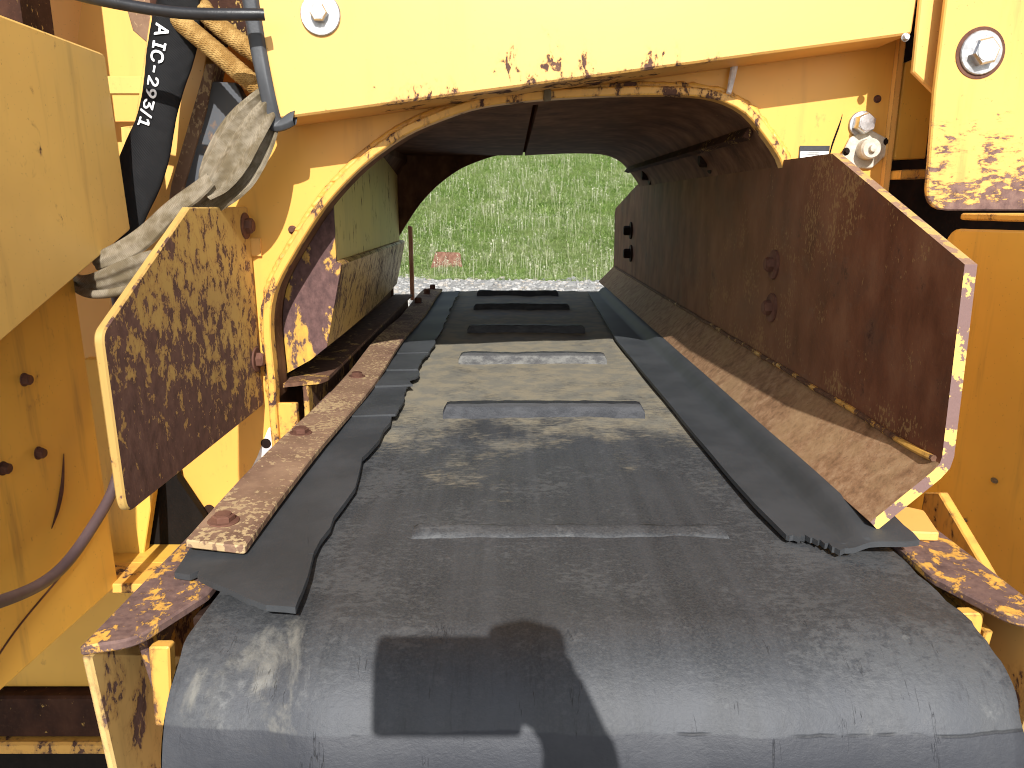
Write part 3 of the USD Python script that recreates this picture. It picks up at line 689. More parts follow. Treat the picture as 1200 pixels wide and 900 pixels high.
# small fittings on the front plate
fb = bolt((.557, 1.2495, .470), (0, -1, 0), house, mat='zinc', wmat='washer', r=.0165, h=.018, washer=.020, wt=.004)
fit = obj('grease_fitting', [frame_map(trimesh.creation.revolve([(0, 0), (.016, 0), (.016, .024), (.0135, .028), (.006, .028), (.005, .034), (0, .035)], sections=28), np.array([.566, 1.249, .431]), (1, 0, 0), (0, 0, 1), (0, -1, 0))], 'fitting', house)
fl_ = Polygon(rounded([(.527, .418), (.54, .45), (.57, .462), (.603, .446), (.606, .428), (.58, .402), (.545, .402)], .012))
obj('flange', plate(fl_, 'xz', 1.2492, -.006), 'fitting', fit)
for x, z in ((.535, .428), (.599, .443)):
    hd, ws = hexbolt((x, 1.2435, z), (0, -1, 0), r=.004, h=.004, washer=.006, wt=.001)
    obj('screw', [hd, ws], 'dark_rust_and_shade', fit)
lab = obj('label_sticker', box(.462, .510, 1.2472, 1.2490, .410, .437, .0004), 'label_black', house)
obj('label_panel', box(.4635, .509, 1.2466, 1.2471, .411, .4285, .0001), 'label_white', lab)
for z in (.4255, .4225): obj('print_line', box(.466, .494, 1.2462, 1.24655, z, z + .0012, .0001), 'label_black', lab)
obj('weld_crack', tube([(.526, 1.2497, .485), (.521, 1.2497, .462), (.514, 1.2497, .436), (.512, 1.2497, .420)], [.0004, .0016, .0016, .0008], 6, 24), 'grease_and_shade', house)
obj('hanging_pin', tube([(.347, 1.243, .556), (.343, 1.238, .535), (.338, 1.232, .514)], [.006, .005, .004], 8, 10), 'paint_tape', house)
obj('hanging_rag', plate(rounded([(.048, .500), (.061, .502), (.060, .528), (.050, .530)], .004), 'xz', 1.219, .006), 'webbing', house)
bolt((.579, 1.2495, .508), (0, -1, 0), house, r=.004, h=.003, washer=.006, wt=.001)
obj('edge_seam', box(.598, .607, 1.236, 1.2495, -.4, .6), 'yellow_clean', house)
for x, z in ((-.362, .305), (-.373, .246)): bolt((x, 1.2495, z), (0, -1, 0), house, r=.005, h=.004, washer=.007, wt=.001)
obj('splash_mark', plate(rounded([(-.452, -.09), (-.425, -.03), (-.418, -.05), (-.428, -.085), (-.455, -.12), (-.468, -.118)], .006), 'xz', 1.2493, -.0006, 0.), 'paint_tape', house)
obj('bolt_hole', frame_map(trimesh.creation.cylinder(.009, .001, sections=20), np.array([-.434, 1.2482, -.064]), (1, 0, 0), (0, 0, 1), (0, 1, 0)), 'dark_rust_and_shade', house)

obj('bolt_hole', frame_map(trimesh.creation.cylinder(.010, .001, sections=20), np.array([-.546, 1.2488, -.19]), (1, 0, 0), (0, 0, 1), (0, 1, 0)), 'dark_rust_and_shade', house)
# ================================================================== upper box beam (rolled a little against the housing)
beam = thing('box_beam', 'bright yellow steel box beam with black rubber edge trim above the arch', 'beam', (.1, 1.15, .5))
zl = lambda x: .5105 + .126 * x
bp = [(-.349, zl(-.349)), (.572, zl(.572)), (.60, 1.05), (-.42, 1.0)]
bb = plate(rounded(bp, [.006, .006, .01, .01]), 'xz', 1.15, .098, .003)
obj('beam_body', bb, 'yellow_clean', beam)
b1 = bolt((-.272, 1.1495, .608), (0, -1, 0), beam, mat='zinc', wmat='washer', r=.0125, h=.012, washer=.0285, wt=.004)
bolt((.563, 1.1495, .578), (0, -1, 0), beam, mat='washer', r=.005, h=.004, washer=.006, wt=.001)
tp = [(-.396, .93), (-.388, .80), (-.374, .68), (-.362, .55), (-.3515, zl(-.35) + .012), (-.345, zl(-.345) - .008), (-.331, zl(-.331) - .006), (-.318, zl(-.318) - .0015)]
TR = ribbon([(x, 1.146 if i < 5 else 1.15, z) for i, (x, z) in enumerate(tp)], [(.0115, 0, .001)] * 5 + [(.008, .004, .008)] + [(.001, .004, .010)] * 2, .007, 90, 9)
obj('edge_trim', TR, 'rubber_trim', beam, smooth=60)

# ================================================================== right side covers
cov = thing('cover_panel', 'pale yellow bolted cover panel with rusty lower edge at the upper right', 'cover', (.75, 1.11, .337))
obj('panel', plate(rounded([(.593, .95), (.594, .50), (.602, .337), (1.05, .337), (1.05, .95)], [0, 0, .035, .03, 0]), 'xz', 1.11, .010, .002), 'panel_right', cov)
bolt((.650, 1.1095, .550), (0, -1, 0), cov, mat='zinc', wmat='washer', r=.019, h=.013, washer=.029, wt=.004)
obj('stain_ring', frame_map(trimesh.creation.cylinder(.034, .0016, sections=40), np.array([.650, 1.1097, .550]), (1, 0, 0), (0, 0, 1), (0, 1, 0)), 'rust_bolt', cov)
st = thing('hinge_strip', 'narrow bright yellow strip with a cut lower corner beside the cover panel', 'bracket', (.59, 1.14, .5))
obj('strip', plate([(.566, .95), (.5745, .530), (.612, .499), (.608, .95)], 'xz', 1.138, .010, .002), 'yellow_clean', st)
br = thing('recessed_bracket', 'shaded yellow bracket in the recess behind the cover panel', 'bracket', (.63, 1.25, .4))
obj('plate', plate(rounded([(.612, .415), (.662, .417), (.662, .58), (.612, .56)], .003), 'xz', 1.24, .02), 'yellow_amber', br)
obj('frame', plate(rounded([(.609, .384), (.675, .386), (.700, .41), (.700, .60), (.686, .60), (.683, .412), (.670, .400), (.609, .398)], [.002, .02, .02, 0, 0, .01, .01, .002]), 'xz', 1.205, .05), 'yellow_worn', br)
obj('recess_back', box(.606, 1.3, 1.345, 1.355, -.5, .95), 'dark_rust_and_shade', br)  # near-black sheet added behind; the recess shade is put into its colour
tank = thing('side_tank', 'amber yellow steel side wall in shade at the right edge', 'side wall', (.63, .9, -1.))
obj('wall', plate(rounded([(.45, .322), (1.085, .312), (1.10, -.6), (.45, -.6)], [0, .03, 0, 0]), 'yz', .622, .012, .003), 'yellow_amber', tank)
obj('top_lip', box(.625, .75, .55, 1.06, .3245, .334), 'yellow_worn', tank)
obj('end_wall', box(.636, 1.0, 1.075, 1.087, -.6, .300), 'yellow_amber', tank)
for (y, z, r) in ((.90, .0, .006), (.945, -.075, .004)):
    obj('mud_fleck', frame_map(trimesh.creation.icosphere(2, r), np.array([.621, y, z]), (.5, 0, 0), (0, 1, 0), (0, 0, .6)), 'webbing', tank)
rg = thing('rear_gusset', 'yellow gusset plate wedged between the right rail and the amber wall', 'gusset', (.5, .9, -.1))
obj('gusset', plate([(.655, -.25), (.645, -.07), (.728, -.026), (.816, .017), (.845, .006), (.86, -.25)], 'yz', .50, .012), 'yellow_worn', rg)
obj('cross_plate', plate([(.503, -.3), (.612, -.3), (.612, .2), (.503, .1)], 'xz', 1.10, .01), 'yellow_amber', rg)

# ================================================================== left side covers
uc = thing('upper_side_cover', 'large plain tan yellow cover plate at the upper left', 'cover', (-.61, 1.0, .2))
ucb = obj('panel', plate(rounded([(.16, .566), (1.183, .562), (1.197, .306), (.16, -.06)], [0, .006, .004, 0]), 'yz', -.602, -.012, .003), 'yellow_pale', uc)  # unseen near part added so the cover shades the guard and crossbeam
obj('top_plate', box(-1.5, -.6145, .16, 1.178, .548, .560), 'yellow_pale', uc)
obj('front_plate', box(-1.5, -.6145, .148, .1595, -.06, .560), 'yellow_pale', uc)  # unseen box side, added to keep sun off the crossbeam
obj('rear_plate', box(-1.5, -.6145, 1.168, 1.178, .31, .547), 'yellow_pale', uc)
lc = thing('lower_side_guard', 'amber yellow guard plate with dark bolts at the lower left', 'guard', (-.645, .9, -.25))
lcb = obj('panel', plate(rounded([(.50, -.238), (1.098, -.256), (1.088, .50), (.50, .50)], [0, .006, 0, 0]), 'yz', -.640, -.012, .003), 'yellow_amber', lc)
for y, z in ((.948, .122), (.953, .019), (.882, .023)): bolt((-.6398, y, z), (1, 0, 0), lcb, mat='rust_bolt', r=.0075, h=.007, washer=.009, wt=.001)
sc = [(-.6392, y, z) for y, z in ((.955, -.092), (.975, -.07), (.99, -.045), (1.0, -.02), (1.006, 0.0))]
obj('scratch', tube(sc, [.0006, .0028, .0035, .002, .0006], 6, 30), 'rust_bolt', lcb, label='rusty curved scratch')
obj('seam_line', tube([(-.6398, .80, -.21), (-.6398, .90, -.178), (-.6398, 1.0, -.155), (-.6398, 1.035, -.14)], .0015, 6, 30), 'rust_bolt', lcb)
hs = obj('brown_hose', tube([(-.60, .70, -.085), (-.60, .786, -.107), (-.60, .899, -.126), (-.60, .988, -.101), (-.60, 1.055, -.065), (-.60, 1.09, -.015), (-.61, 1.14, .07), (-.64, 1.2, .2)], .0078, 14, 70), 'hose_brown', smooth=60)
hs[0].SetCustomDataByKey('label', 'purple brown rubber hose curving in front of the lower left guard'); hs[0].SetCustomDataByKey('category', 'hose')

# rear left frame behind the covers
rf = thing('support_structure', 'slanted yellow steel posts and plates in the gap behind the left covers', 'support', (-.7, 1.45, -1.))
obj('back_wall', plate([(-1.5, -.5), (-.505, -.5), (-.505, 1.1), (-1.5, 1.1)], 'xz', 1.56, .012), 'yellow_clean', rf)
lean = .27
def slanted(x0, x1, z0, z1, y, t):
    return plate([(x0 - lean * (z1 - z0) * .5, z0), (x1 - lean * (z1 - z0) * .5, z0), (x1 + lean * (z1 - z0) * .5, z1), (x0 + lean * (z1 - z0) * .5, z1)], 'xz', y, t)
pst = obj('post', slanted(-.668, -.560, .0, .95, 1.38, .06), 'yellow_clean', rf)
obj('post', slanted(-.86, -.71, .0, .95, 1.50, .05), 'yellow_clean', rf)
obj('slate_bar', plate([(-.469, .546), (-.457, .521), (-.485, .452), (-.506, .345), (-.53, .20), (-.62, .20), (-.573, .381), (-.524, .501), (-.512, .548)], 'xz', 1.34, .03), 'slate', rf, label='dark grey painted bar with chipped paint')
obj('rib', plate([(-.513, .575), (-.498, .575), (-.520, .50), (-.568, .381), (-.62, .20), (-.64, .20), (-.592, .381)], 'xz', 1.335, .05), 'rust_bar', rf)
obj('brown_plate', plate([(-.69, .80), (-.50, .80), (-.50, .615), (-.545, .600), (-.575, .565), (-.66, .64)], 'xz', 1.40, .012), 'rust_bar', rf)
obj('dark_plate', box(-.58, -.36, 1.30, 1.315, .605, .80), 'rust_wall', rf)
obj('cross_strip', box(-.80, -.60, 1.395, 1.41, .535, .565), 'yellow_pale', rf)
obj('stepped_plate', plate([(-.71, .30), (-.62, .30), (-.62, .36), (-.635, .36), (-.635, .40), (-.605, .40), (-.605, .47), (-.66, .485), (-.70, .48)], 'xz', 1.398, .012), 'yellow_pale', rf)
obj('column', box(-.88, -.74, 1.22, 1.30, .38, 1.0), 'rust_wall', rf)
obj('column', box(-1.02, -.885, 1.20, 1.28, .38, 1.0), 'yellow_pale', rf)

# lower left structure
lf = thing('chassis', 'shaded yellow chassis crossbeam with rusty lower edge under the lower left guard', 'chassis', (-.8, 1.15, -1.1))
obj('crossbeam', box(-1.4, -.36, 1.15, 1.25, -.485, -.245, .004), 'yellow_amber', lf)
obj('lower_flange', box(-1.4, -.36, 1.13, 1.26, -.572, -.489, .004), 'rust_wall', lf)
obj('flange_strip', box(-1.4, -.36, 1.12, 1.27, -.60, -.575, .004), 'yellow_worn', lf)
obj('under_pan', box(-1.4, -.36, 1.14, 1.4, -1.0, -.605, .004), 'grease_and_shade', lf)  # greasy black pan, its colour also standing in for deep shade under the machine
obj('bracket_post', plate([(-.70, -.272), (-.652, -.284), (-.600, -.08), (-.58, .10), (-.70, .10)], 'xz', 1.19, .02), 'yellow_amber', lf)
obj('grimy_gap', plate([(-.66, -.246), (-.535, -.246), (-.548, -.19), (-.585, -.12), (-.60, .10), (-.66, .10)], 'xz', 1.222, .02), 'grease_and_shade', lf)  # grimy near-black plate; the shade of the gap is put into its colour
obj('top_plate', box(-.85, -.50, 1.08, 1.22, -.262, -.2455), 'yellow_worn', lf)

# ================================================================== cables, straps and sleeves at the upper left
def top(name, mesh, mat, label, cat, smooth=60, group=None): return obj(name, mesh, mat, None, smooth, label=label, cat=cat, group=group)
top('black_pipe', tube([(-.66, 1.10, .645), (-.578, 1.10, .619), (-.521, 1.10, .608), (-.464, 1.10, .600), (-.407, 1.10, .597), (-.34, 1.11, .599)], .0078, 16, 60), 'hose_black', 'thin black cable crossing the top left corner above the printed sleeve', 'cable')
top('braided_hose', tube([(-.520, 1.38, .630), (-.497, 1.24, .608), (-.449, 1.22, .570), (-.394, 1.21, .524), (-.34, 1.22, .490)], .0145, 16, 260, (.035, 42)), 'braid', 'lower tan ribbed hose tucked behind the rubber edge trim', 'hose')
top('braided_hose', tube([(-.485, 1.39, .640), (-.460, 1.25, .620), (-.422, 1.235, .590), (-.385, 1.23, .566), (-.33, 1.24, .54)], .0145, 16, 260, (.035, 42)), 'braid', 'upper tan ribbed hose tucked behind the rubber edge trim', 'hose')
# printed black sleeve: a flattened tube with white lettering along it
sl_c = spline([(-.515, 1.262, .70), (-.524, 1.26, .624), (-.547, 1.255, .543), (-.577, 1.25, .452), (-.622, 1.24, .345), (-.65, 1.235, .25)], 120)
sl_len = np.r_[0, np.cumsum(np.linalg.norm(np.diff(sl_c, axis=0), axis=1))]
SA, SB = .034, .010
def sleeve_pt(s, v, lift=0.):
    p = np.stack([np.interp(s, sl_len, sl_c[:, k]) for k in range(3)], -1); q = np.stack([np.interp(s + .004, sl_len, sl_c[:, k]) for k in range(3)], -1)
    t = q - p; t /= np.linalg.norm(t, axis=-1)[..., None]; ac = np.cross(t, [0, 1, 0]); ac /= np.linalg.norm(ac, axis=-1)[..., None]; n = np.cross(ac, t)
    n = np.where((n[..., 1:2] > 0), -n, n)
    w = SA * (1. - .12 * np.cos(s * 30))
    return p + ac * (v * w / SA)[..., None] + n * (SB * np.sqrt(np.maximum(0, 1 - (v / SA) ** 2)) + lift)[..., None]
def sleeve_mesh():
    ss = np.linspace(0, sl_len[-1] - .006, 90); m = 22; V = []
    for s in ss:
        a = np.linspace(0, 2 * np.pi, m, endpoint=False)
        pv = sleeve_pt(np.full(m, s), SA * np.cos(a)); c = sleeve_pt(np.array([s]), np.array([SA]))[0]
        base = sleeve_pt(np.full(m, s), SA * np.cos(a), -SB * 1.0)
        flatn = pv - sleeve_pt(np.full(m, s), SA * np.cos(a), -1e-3); flatn /= np.linalg.norm(flatn, axis=1)[:, None]
        h = SB * np.abs(np.sin(a))
        mid = pv - flatn * h[:, None]
        V.append(mid + flatn * (SB * np.sin(a))[:, None])
    V = np.vstack(V); V += ((meshkit.fbm(V * 40, 3, 2) - .5) * .004)[:, None] * np.array([0, 1, 0]); F = []; i = np.arange(m); j = (i + 1) % m
    for k in range(len(ss) - 1): F += [np.c_[i + k * m, j + k * m, j + (k + 1) * m], np.c_[i + k * m, j + (k + 1) * m, i + (k + 1) * m]]
    q = trimesh.Trimesh(V, np.vstack(F), process=False); q.fix_normals(); return q
slv = thing('printed_sleeve', 'flat black woven hose sleeve printed with white letters at the upper left', 'hose sleeve', (-.58, 1.25, .25))
slb = obj('sleeve', sleeve_mesh(), 'sleeve', slv, smooth=60)
tx = meshkit.text_mesh('A IC-293/1', .021, .0012, bold=True)
tx = tx.subdivide_to_size(.004)
v = tx.vertices.copy(); wd = v[:, 0].max() - v[:, 0].min()
sv = .088 + (v[:, 0] - v[:, 0].min()) / wd * .160; vv = (v[:, 1] - .0105) * .9 + (-.013)
NV = sleeve_pt(sv, -vv if False else vv, 0.0016 + v[:, 2]); tx.vertices = NV
obj('lettering', tx, 'white_ink', slv, smooth=False)
# webbing sling: hangs from behind the trim, narrows, then loops back under the upper cover
sg_ = thing('webbing_sling', 'dirty tan webbing sling hanging twisted from the beam trim behind the left wing plate', 'sling', (-.5, 1.12, .3))
obj('strap', ribbon([(-.348, 1.19, .520), (-.366, 1.135, .478), (-.392, 1.12, .440), (-.420, 1.115, .396), (-.445, 1.11, .362)],
     [(.014, .006, -.008), (.020, .0, -.014), (.028, -.008, -.019), (.027, -.010, -.018), (.012, -.012, -.010)], .0018, 60, 21, .001, 3, .004, .004), 'webbing', sg_)
obj('strap', ribbon([(-.432, 1.105, .380), (-.458, 1.10, .360), (-.492, 1.10, .336), (-.531, 1.10, .303), (-.575, 1.10, .277), (-.615, 1.11, .262)],
     [(.006, -.004, -.008), (.007, -.003, -.011), (.007, -.002, -.012), (.008, -.004, -.014), (.006, -.004, -.014), (.004, -.004, -.012)], .003, 60, 15, .002, 5, .003, .0008), 'webbing', sg_)
obj('strap', ribbon([(-.352, 1.165, .480), (-.372, 1.14, .425), (-.402, 1.13, .385), (-.450, 1.13, .352), (-.492, 1.13, .32)],
     [(.010, -.002, -.004), (.018, -.002, -.008), (.018, -.004, -.018), (.012, -.004, -.020), (.008, -.003, -.016)], .002, 60, 15, .001, 7, .004, .003), 'webbing', sg_)
obj('strap_loop', ribbon([(-.455, 1.12, .266), (-.50, 1.10, .266), (-.54, 1.09, .256), (-.585, 1.085, .240), (-.625, 1.10, .233), (-.66, 1.12, .235)],
     [(.003, -.006, .017), (.003, -.006, .020), (.003, -.008, .021), (.002, -.008, .018), (.0, -.008, .012), (.0, -.006, .010)], .004, 60, 17, .008, 9, .006, .0012), 'webbing', sg_)
obj('strap_loop', tube([(-.47, 1.09, .244), (-.52, 1.075, .236), (-.575, 1.07, .222), (-.625, 1.085, .220), (-.655, 1.11, .232)], [.004, .006, .007, .006, .004], 10, 50), 'webbing', sg_, smooth=60)
obj('strap_end', ribbon([(-.470, 1.10, .320), (-.490, 1.10, .295), (-.50, 1.10, .272)], [(.012, 0, .005), (.010, 0, .004), (.009, 0, .004)], .004, 20, 7, .003, 4, .003), 'webbing_white', sg_)

# ================================================================== ground, bank and what lies behind
def grid(x0, x1, y0, y1, nx, ny, zf):
    X, Y = np.meshgrid(np.linspace(x0, x1, nx), np.linspace(y0, y1, ny)); Z = zf(X, Y); V = np.stack([X, Y, Z], -1).reshape(-1, 3)
    i, j = np.meshgrid(np.arange(ny - 1), np.arange(nx - 1), indexing='ij'); a = (i * nx + j).ravel()
    return trimesh.Trimesh(V, np.vstack([np.c_[a, a + 1, a + nx + 1], np.c_[a, a + nx + 1, a + nx]]), process=False)
GZ = -1.1
obj('gravel_ground', grid(-300, 300, -300, 300, 3, 3, lambda x, y: x * 0 + GZ - .06), 'gravel', kind='structure')
obj('gravel_yard', grid(-14, 14, 3.5, 19, 140, 90, lambda x, y: GZ + .05 * (meshkit.fbm(np.stack([x * .7, y * .7, x * 0], -1), 4, 3) - .5)), 'gravel', kind='structure')
def bank_z(x, y):
    e = 15.0 + 1.0 * (meshkit.fbm(np.stack([x * .35, x * 0, x * 0], -1), 3, 12) - .5) * 2 - .12 * x
    t = np.maximum(0, y - e)
    s = np.minimum(t, 30)
    return GZ - .06 + .33 * (np.sqrt(s * s + 1) - 1) + .25 * (meshkit.fbm(np.stack([x * .5, y * .5, x * 0], -1), 4, 5) - .5) * np.minimum(1, t / 2) - .08 * (t <= 0)
obj('grass_bank', grid(-60, 60, 12.5, 80, 200, 160, bank_z), 'turf', kind='structure', smooth=True)

def clump(kind, seed):
    r = np.random.default_rng(seed); V, F = [], []
    def blade(p, dirn, h, w, bend):
        b = len(V); d = np.array([math.cos(dirn), math.sin(dirn)]); s = np.array([-d[1], d[0]])
        for k, t in enumerate((0, .5, .85)):
            c = np.array([p[0] + d[0] * bend * t * t * h, p[1] + d[1] * bend * t * t * h, h * t * (1 - .2 * bend * t)]); ww = w * (1 - .45 * t)
            V.extend([(c[0] - s[0] * ww, c[1] - s[1] * ww, c[2]), (c[0] + s[0] * ww, c[1] + s[1] * ww, c[2])])
        V.append((p[0] + d[0] * bend * h, p[1] + d[1] * bend * h, h * (1 - .25 * bend)))
        F.extend([(b, b + 1, b + 3), (b, b + 3, b + 2), (b + 2, b + 3, b + 5), (b + 2, b + 5, b + 4), (b + 4, b + 5, b + 6)])
    if kind == 'blade':
        for _ in range(30): blade(r.normal(0, .07, 2), r.uniform(0, 6.3), r.uniform(.05, .14), r.uniform(.004, .008), r.uniform(.5, 1.5))
    if kind == 'leaf':
        for _ in range(26): blade(r.normal(0, .07, 2), r.uniform(0, 6.3), r.uniform(.03, .11), r.uniform(.008, .015), r.uniform(.8, 1.6))
    if kind == 'straw':
        for _ in range(4):
            p = r.normal(0, .09, 2); h = r.uniform(.18, .42); d = r.uniform(0, 6.3); be = r.uniform(.05, .3)
            blade(p, d, h, .003, be)
            tipx = np.array([p[0] + math.cos(d) * be * h, p[1] + math.sin(d) * be * h, h * (1 - .25 * be)])
            for _ in range(5):
                o = len(V); c = tipx + r.normal(0, .016, 3) - [0, 0, r.uniform(0, .1)]
                q = r.normal(0, .012, (3, 3)); V.extend(map(tuple, c + q)); F.append((o, o + 1, o + 2))
    return trimesh.Trimesh(np.array(V), np.array(F), process=False)
def scatter(name, protos, mats, pos, idx, scl, rot, kindtag='stuff'):
    path = numbered('/World', name); pi = UsdGeom.PointInstancer.Define(stage, path)
    for i, (m, mt) in enumerate(zip(protos, mats)):
        usdkit.mesh(stage, f'{path}/source_{i:03d}', m, M[mt]); pi.CreatePrototypesRel().AddTarget(f'{path}/source_{i:03d}')
    pi.CreatePositionsAttr(Vt.Vec3fArray.FromNumpy(pos.astype(np.float32))); pi.CreateProtoIndicesAttr(Vt.IntArray.FromNumpy(idx.astype(np.int32)))
    pi.CreateScalesAttr(Vt.Vec3fArray.FromNumpy(np.repeat(scl[:, None], 3, 1).astype(np.float32)))
    pi.CreateOrientationsAttr(Vt.QuathArray([Gf.Quath(float(math.cos(a / 2)), 0., 0., float(math.sin(a / 2))) for a in rot]))
    pi.GetPrim().SetCustomDataByKey('kind', kindtag); return pi.GetPrim()
n = 110000
px, py = rng.uniform(-8, 10, n), 14.2 + (rng.random(n) ** 1.25) * 17
den = meshkit.fbm(np.stack([px * .8, py * .8, px * 0], -1), 3, 40)
edge_ = 15.0 - .12 * px + 1.0 * (meshkit.fbm(np.stack([px * .35, px * 0, px * 0], -1), 3, 12) - .5) * 2
keep = (py > edge_ + .3 * (den - .5)) | ((rng.random(n) < .12) & (py > edge_ - 1.0)); px, py, den = px[keep], py[keep], den[keep]
ii = np.where(den > .56, rng.choice([2, 3, 0, 4], len(px), p=[.40, .32, .25, .03]), rng.choice([0, 1, 2, 4], len(px), p=[.36, .27, .345, .025]))
gp = scatter('grass', [clump('blade', 1), clump('blade', 2), clump('leaf', 3), clump('leaf', 4), clump('straw', 5)], ['blade', 'blade', 'leaf', 'leaf', 'straw'],
        np.stack([px, py, bank_z(px, py) - .01], -1), ii, rng.uniform(.7, 1.35, len(px)), rng.uniform(0, 6.28, len(px)))
gp.SetCustomDataByKey('label', 'rough sunlit green grass and weeds growing over the bank behind the tunnel'); gp.SetCustomDataByKey('category', 'grass')
st_m = []
for k in range(4):
    s = trimesh.creation.icosphere(1, 1.); v = s.vertices * np.random.default_rng(50 + k).uniform(.75, 1.15, (len(s.vertices), 1)) * [1, .8, .55]; s.vertices = v; st_m.append(s)
n = 5200
px, py = rng.uniform(-5, 6, n), rng.uniform(9.5, 16.2, n)
gz = GZ + .05 * (meshkit.fbm(np.stack([px * .7, py * .7, px * 0], -1), 4, 3) - .5)
sp = scatter('gravel_stones', st_m, ['stone'] * 4, np.stack([px, py, np.maximum(gz, bank_z(px, py)) + .005], -1), rng.integers(0, 4, n), rng.uniform(.015, .055, n) * (1 + (rng.random(n) < .03)), rng.uniform(0, 6.28, n))
sp.SetCustomDataByKey('label', 'loose pale grey gravel stones on the ground at the foot of the grass bank'); sp.SetCustomDataByKey('category', 'gravel')
scp = plate(rounded([(-1.72, -.95), (-1.05, -.95), (-1.1, -.62), (-1.62, -.60)], [.02, .02, .05, .02]), 'xz', 15.6, .05)
scp.apply_transform(trimesh.transformations.rotation_matrix(-.35, [1, 0, 0], [0, 15.6, -.95])); scp.apply_translation([.0, .25, .0])
top('scrap_plate', scp, 'rust_scrap', 'rusty orange scrap plate lying in the grass at the foot of the bank', 'scrap plate', 30)
top('marker_post', [plate(rounded([(-.432, -.05), (-.417, -.05), (-.417, .255), (-.432, .262)], .003), 'xz', 3.15, .03)], 'rust_post', 'thin orange painted post at the left rear edge of the tunnel opening', 'post', 30)

# ================================================================== the photographer, standing behind the viewpoint; hand and camera cast the shadow on the drum
def chain(bones, refine=.012, it=8):
    """bones: ((point, radius), (point, radius)) pairs, joined into one smooth surface"""
    out = None
    for (a, ra), (b, rb) in bones:
        sph = [m3.Manifold.sphere(r, 20).translate(list(map(float, p))) for p, r in ((a, ra), (b, rb))]
        hull = m3.Manifold.batch_hull(sph); out = hull if out is None else out + hull
    q = out.refine_to_length(refine).to_mesh()
    t = trimesh.Trimesh(np.array(q.vert_properties[:, :3], float), np.array(q.tri_verts), process=True)
    trimesh.smoothing.filter_taubin(t, iterations=it); return t
J = dict(pel=(.12, -.74, -.18), waist=(.12, -.735, -.02), chest=(.115, -.74, .20), neck=(.11, -.75, .33), head=(.105, -.735, .475), chin=(.10, -.665, .42),
         shR=(.29, -.74, .27), elR=(.17, -.43, .03), wrR=(.112, -.075, .262), shL=(-.07, -.74, .27), elL=(-.13, -.72, -.02), wrL=(-.12, -.62, -.25),
         hpR=(.20, -.74, -.22), knR=(.22, -.70, -.63), anR=(.22, -.74, -1.01), toR=(.24, -.58, -1.06), hpL=(.04, -.74, -.22), knL=(.02, -.70, -.63), anL=(.01, -.74, -1.01), toL=(-.01, -.58, -1.06))
J = {k: np.array(v) for k, v in J.items()}
def bn(a, ra, b, rb): return ((J[a] if isinstance(a, str) else np.array(a), ra), (J[b] if isinstance(b, str) else np.array(b), rb))
palm0, palm1 = J['wrR'], np.array([.085, -.030, .330])
hand = [bn((.088, -.022, .365), .016, (.060, -.022, .392), .012), bn((.088, -.03, .33), .022, (.070, -.02, .37), .014), bn('wrR', .034, (.104, -.045, .305), .029), bn((.104, -.045, .305), .027, (.088, -.028, .352), .022)]
for k, (z, L) in enumerate(((.372, 1.), (.352, 1.08), (.333, 1.), (.316, .82))):                      # four fingers round the right end of the body
    a, b, c, d = np.array([.088, -.030, z - .004]), np.array([.090, .004, z]), np.array([.090 - .020 * L, .016, z]), np.array([.090 - .040 * L, .012, z - .001])
    if k == 0: b, c, d = np.array([.088, -.014, z + .020]), np.array([.068, -.014, z + .030]), np.array([.044, -.018, z + .028])   # index finger on the shutter
    hand += [bn(a, .0115, b, .0105), bn(b, .0095, c, .0086), bn(c, .0084, d, .0074)]
hand += [bn((.098, -.055, .318), .014, (.080, -.052, .345), .0115), bn((.080, -.052, .345), .011, (.056, -.046, .352), .0095)]            # thumb along the back
ph = thing('person', 'standing person in a dark blue jacket holding a compact camera in front', 'person', (.12, -.74, -1.1))
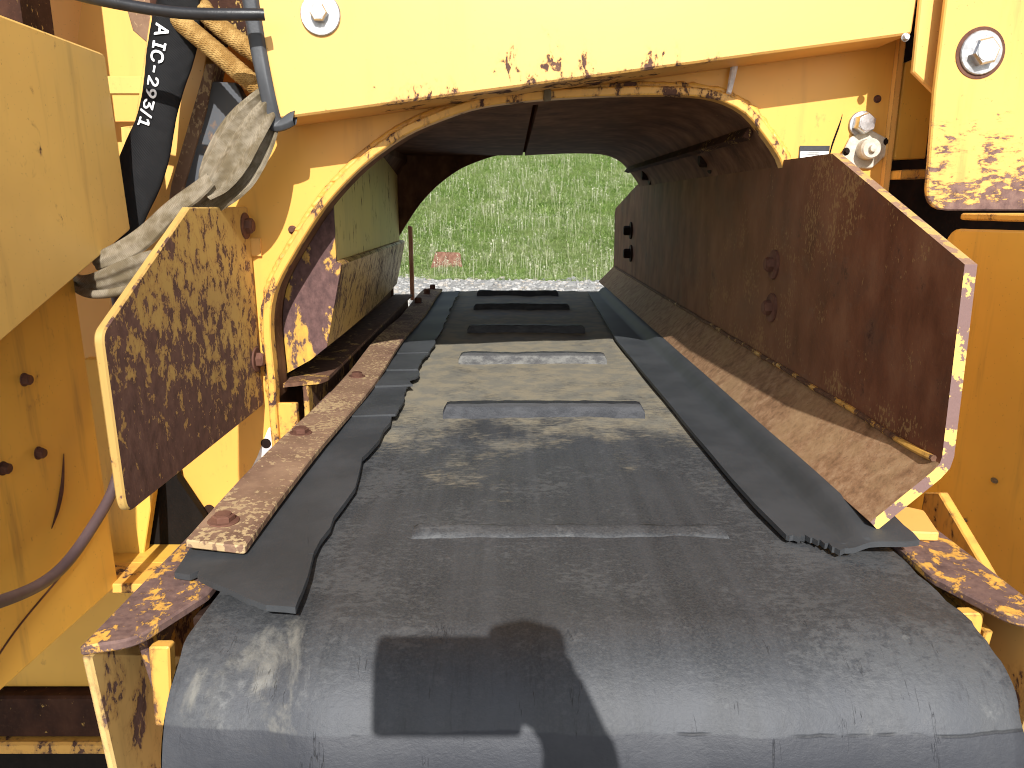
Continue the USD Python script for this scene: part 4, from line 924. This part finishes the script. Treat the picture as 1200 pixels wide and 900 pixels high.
body = chain([bn('pel', .13, 'waist', .115), bn('waist', .115, 'chest', .135), bn('chest', .12, 'neck', .06), bn('neck', .055, 'head', .06), bn('head', .088, 'chin', .048), bn((.105, -.76, .50), .085, 'head', .085),
    bn('chest', .11, 'shR', .06), bn('chest', .11, 'shL', .06), bn('shR', .055, 'elR', .041), bn('elR', .040, 'wrR', .027), bn('shL', .055, 'elL', .041), bn('elL', .040, 'wrL', .027), bn('wrL', .027, (-.115, -.58, -.33), .024),
    bn('pel', .12, 'hpR', .09), bn('hpR', .085, 'knR', .056), bn('knR', .055, 'anR', .038), bn('anR', .037, 'toR', .03), bn('pel', .12, 'hpL', .09), bn('hpL', .085, 'knL', .056), bn('knL', .055, 'anL', .038), bn('anL', .037, 'toL', .03),
    bn((.103, -.655, .475), .012, (.100, -.638, .452), .013), bn((.19, -.74, .475), .016, (.192, -.742, .45), .011), bn((.018, -.73, .475), .016, (.016, -.732, .45), .011)]
    + [bn((-.115 + .012 * k, -.58, -.34), .010, (-.112 + .012 * k, -.555, -.41 + .006 * k), .008) for k in range(-2, 2)] + [bn((-.10, -.57, -.33), .012, (-.085, -.545, -.37), .009)], .010, 6)
hb = chain(hand, .004, 5)
body = trimesh.util.concatenate([body, hb])
bd = obj('body', body, 'skin', ph, smooth=60)
obj('jacket', chain([bn('pel', .145, 'waist', .135), bn('waist', .135, 'chest', .155), bn('chest', .14, 'neck', .075), bn('chest', .13, 'shR', .075), bn('chest', .13, 'shL', .075), bn('shR', .072, 'elR', .060), bn('elR', .064, (.125, -.15, .215), .056), bn('shL', .072, 'elL', .058), bn('elL', .056, (-.122, -.65, -.20), .044)], .02, 5), 'jacket', ph, smooth=60)
obj('trousers', chain([bn('pel', .135, 'hpR', .10), bn('hpR', .10, 'knR', .075), bn('knR', .072, 'anR', .058), bn('pel', .135, 'hpL', .10), bn('hpL', .10, 'knL', .075), bn('knL', .072, 'anL', .058)], .02, 5), 'trousers', ph, smooth=60)
for sd in 'RL': obj('boot', chain([bn('an' + sd, .05, J['to' + sd] * 1, .042)], .02, 5), 'boots', ph, smooth=60)
obj('hair', chain([bn((.105, -.775, .525), .088, (.105, -.75, .545), .080)], .015, 4), 'hair', ph, smooth=60)
for x in (.072, .134):
    e = trimesh.creation.icosphere(2, .011); e.apply_translation([x, -.654, .482]); obj('eye', e, 'label_white', ph, smooth=60)
cmr = thing('compact_camera', 'small black compact camera held out in the right hand of the photographer', 'camera', (0, -.02, .31))
obj('camera_body', plate(rounded([(-.056, .316), (.060, .316), (.060, .391), (-.056, .391)], .008), 'xz', -.036, .030, .003), 'camera_black', cmr)
obj('shutter_button', frame_map(trimesh.creation.cylinder(.006, .006, sections=24), np.array([.040, -.02, .393]), (1, 0, 0), (0, 1, 0), (0, 0, 1)), 'washer', cmr)
obj('screen', box(-.045, .020, -.0375, -.0362, .324, .374, .0003), 'label_black', cmr)
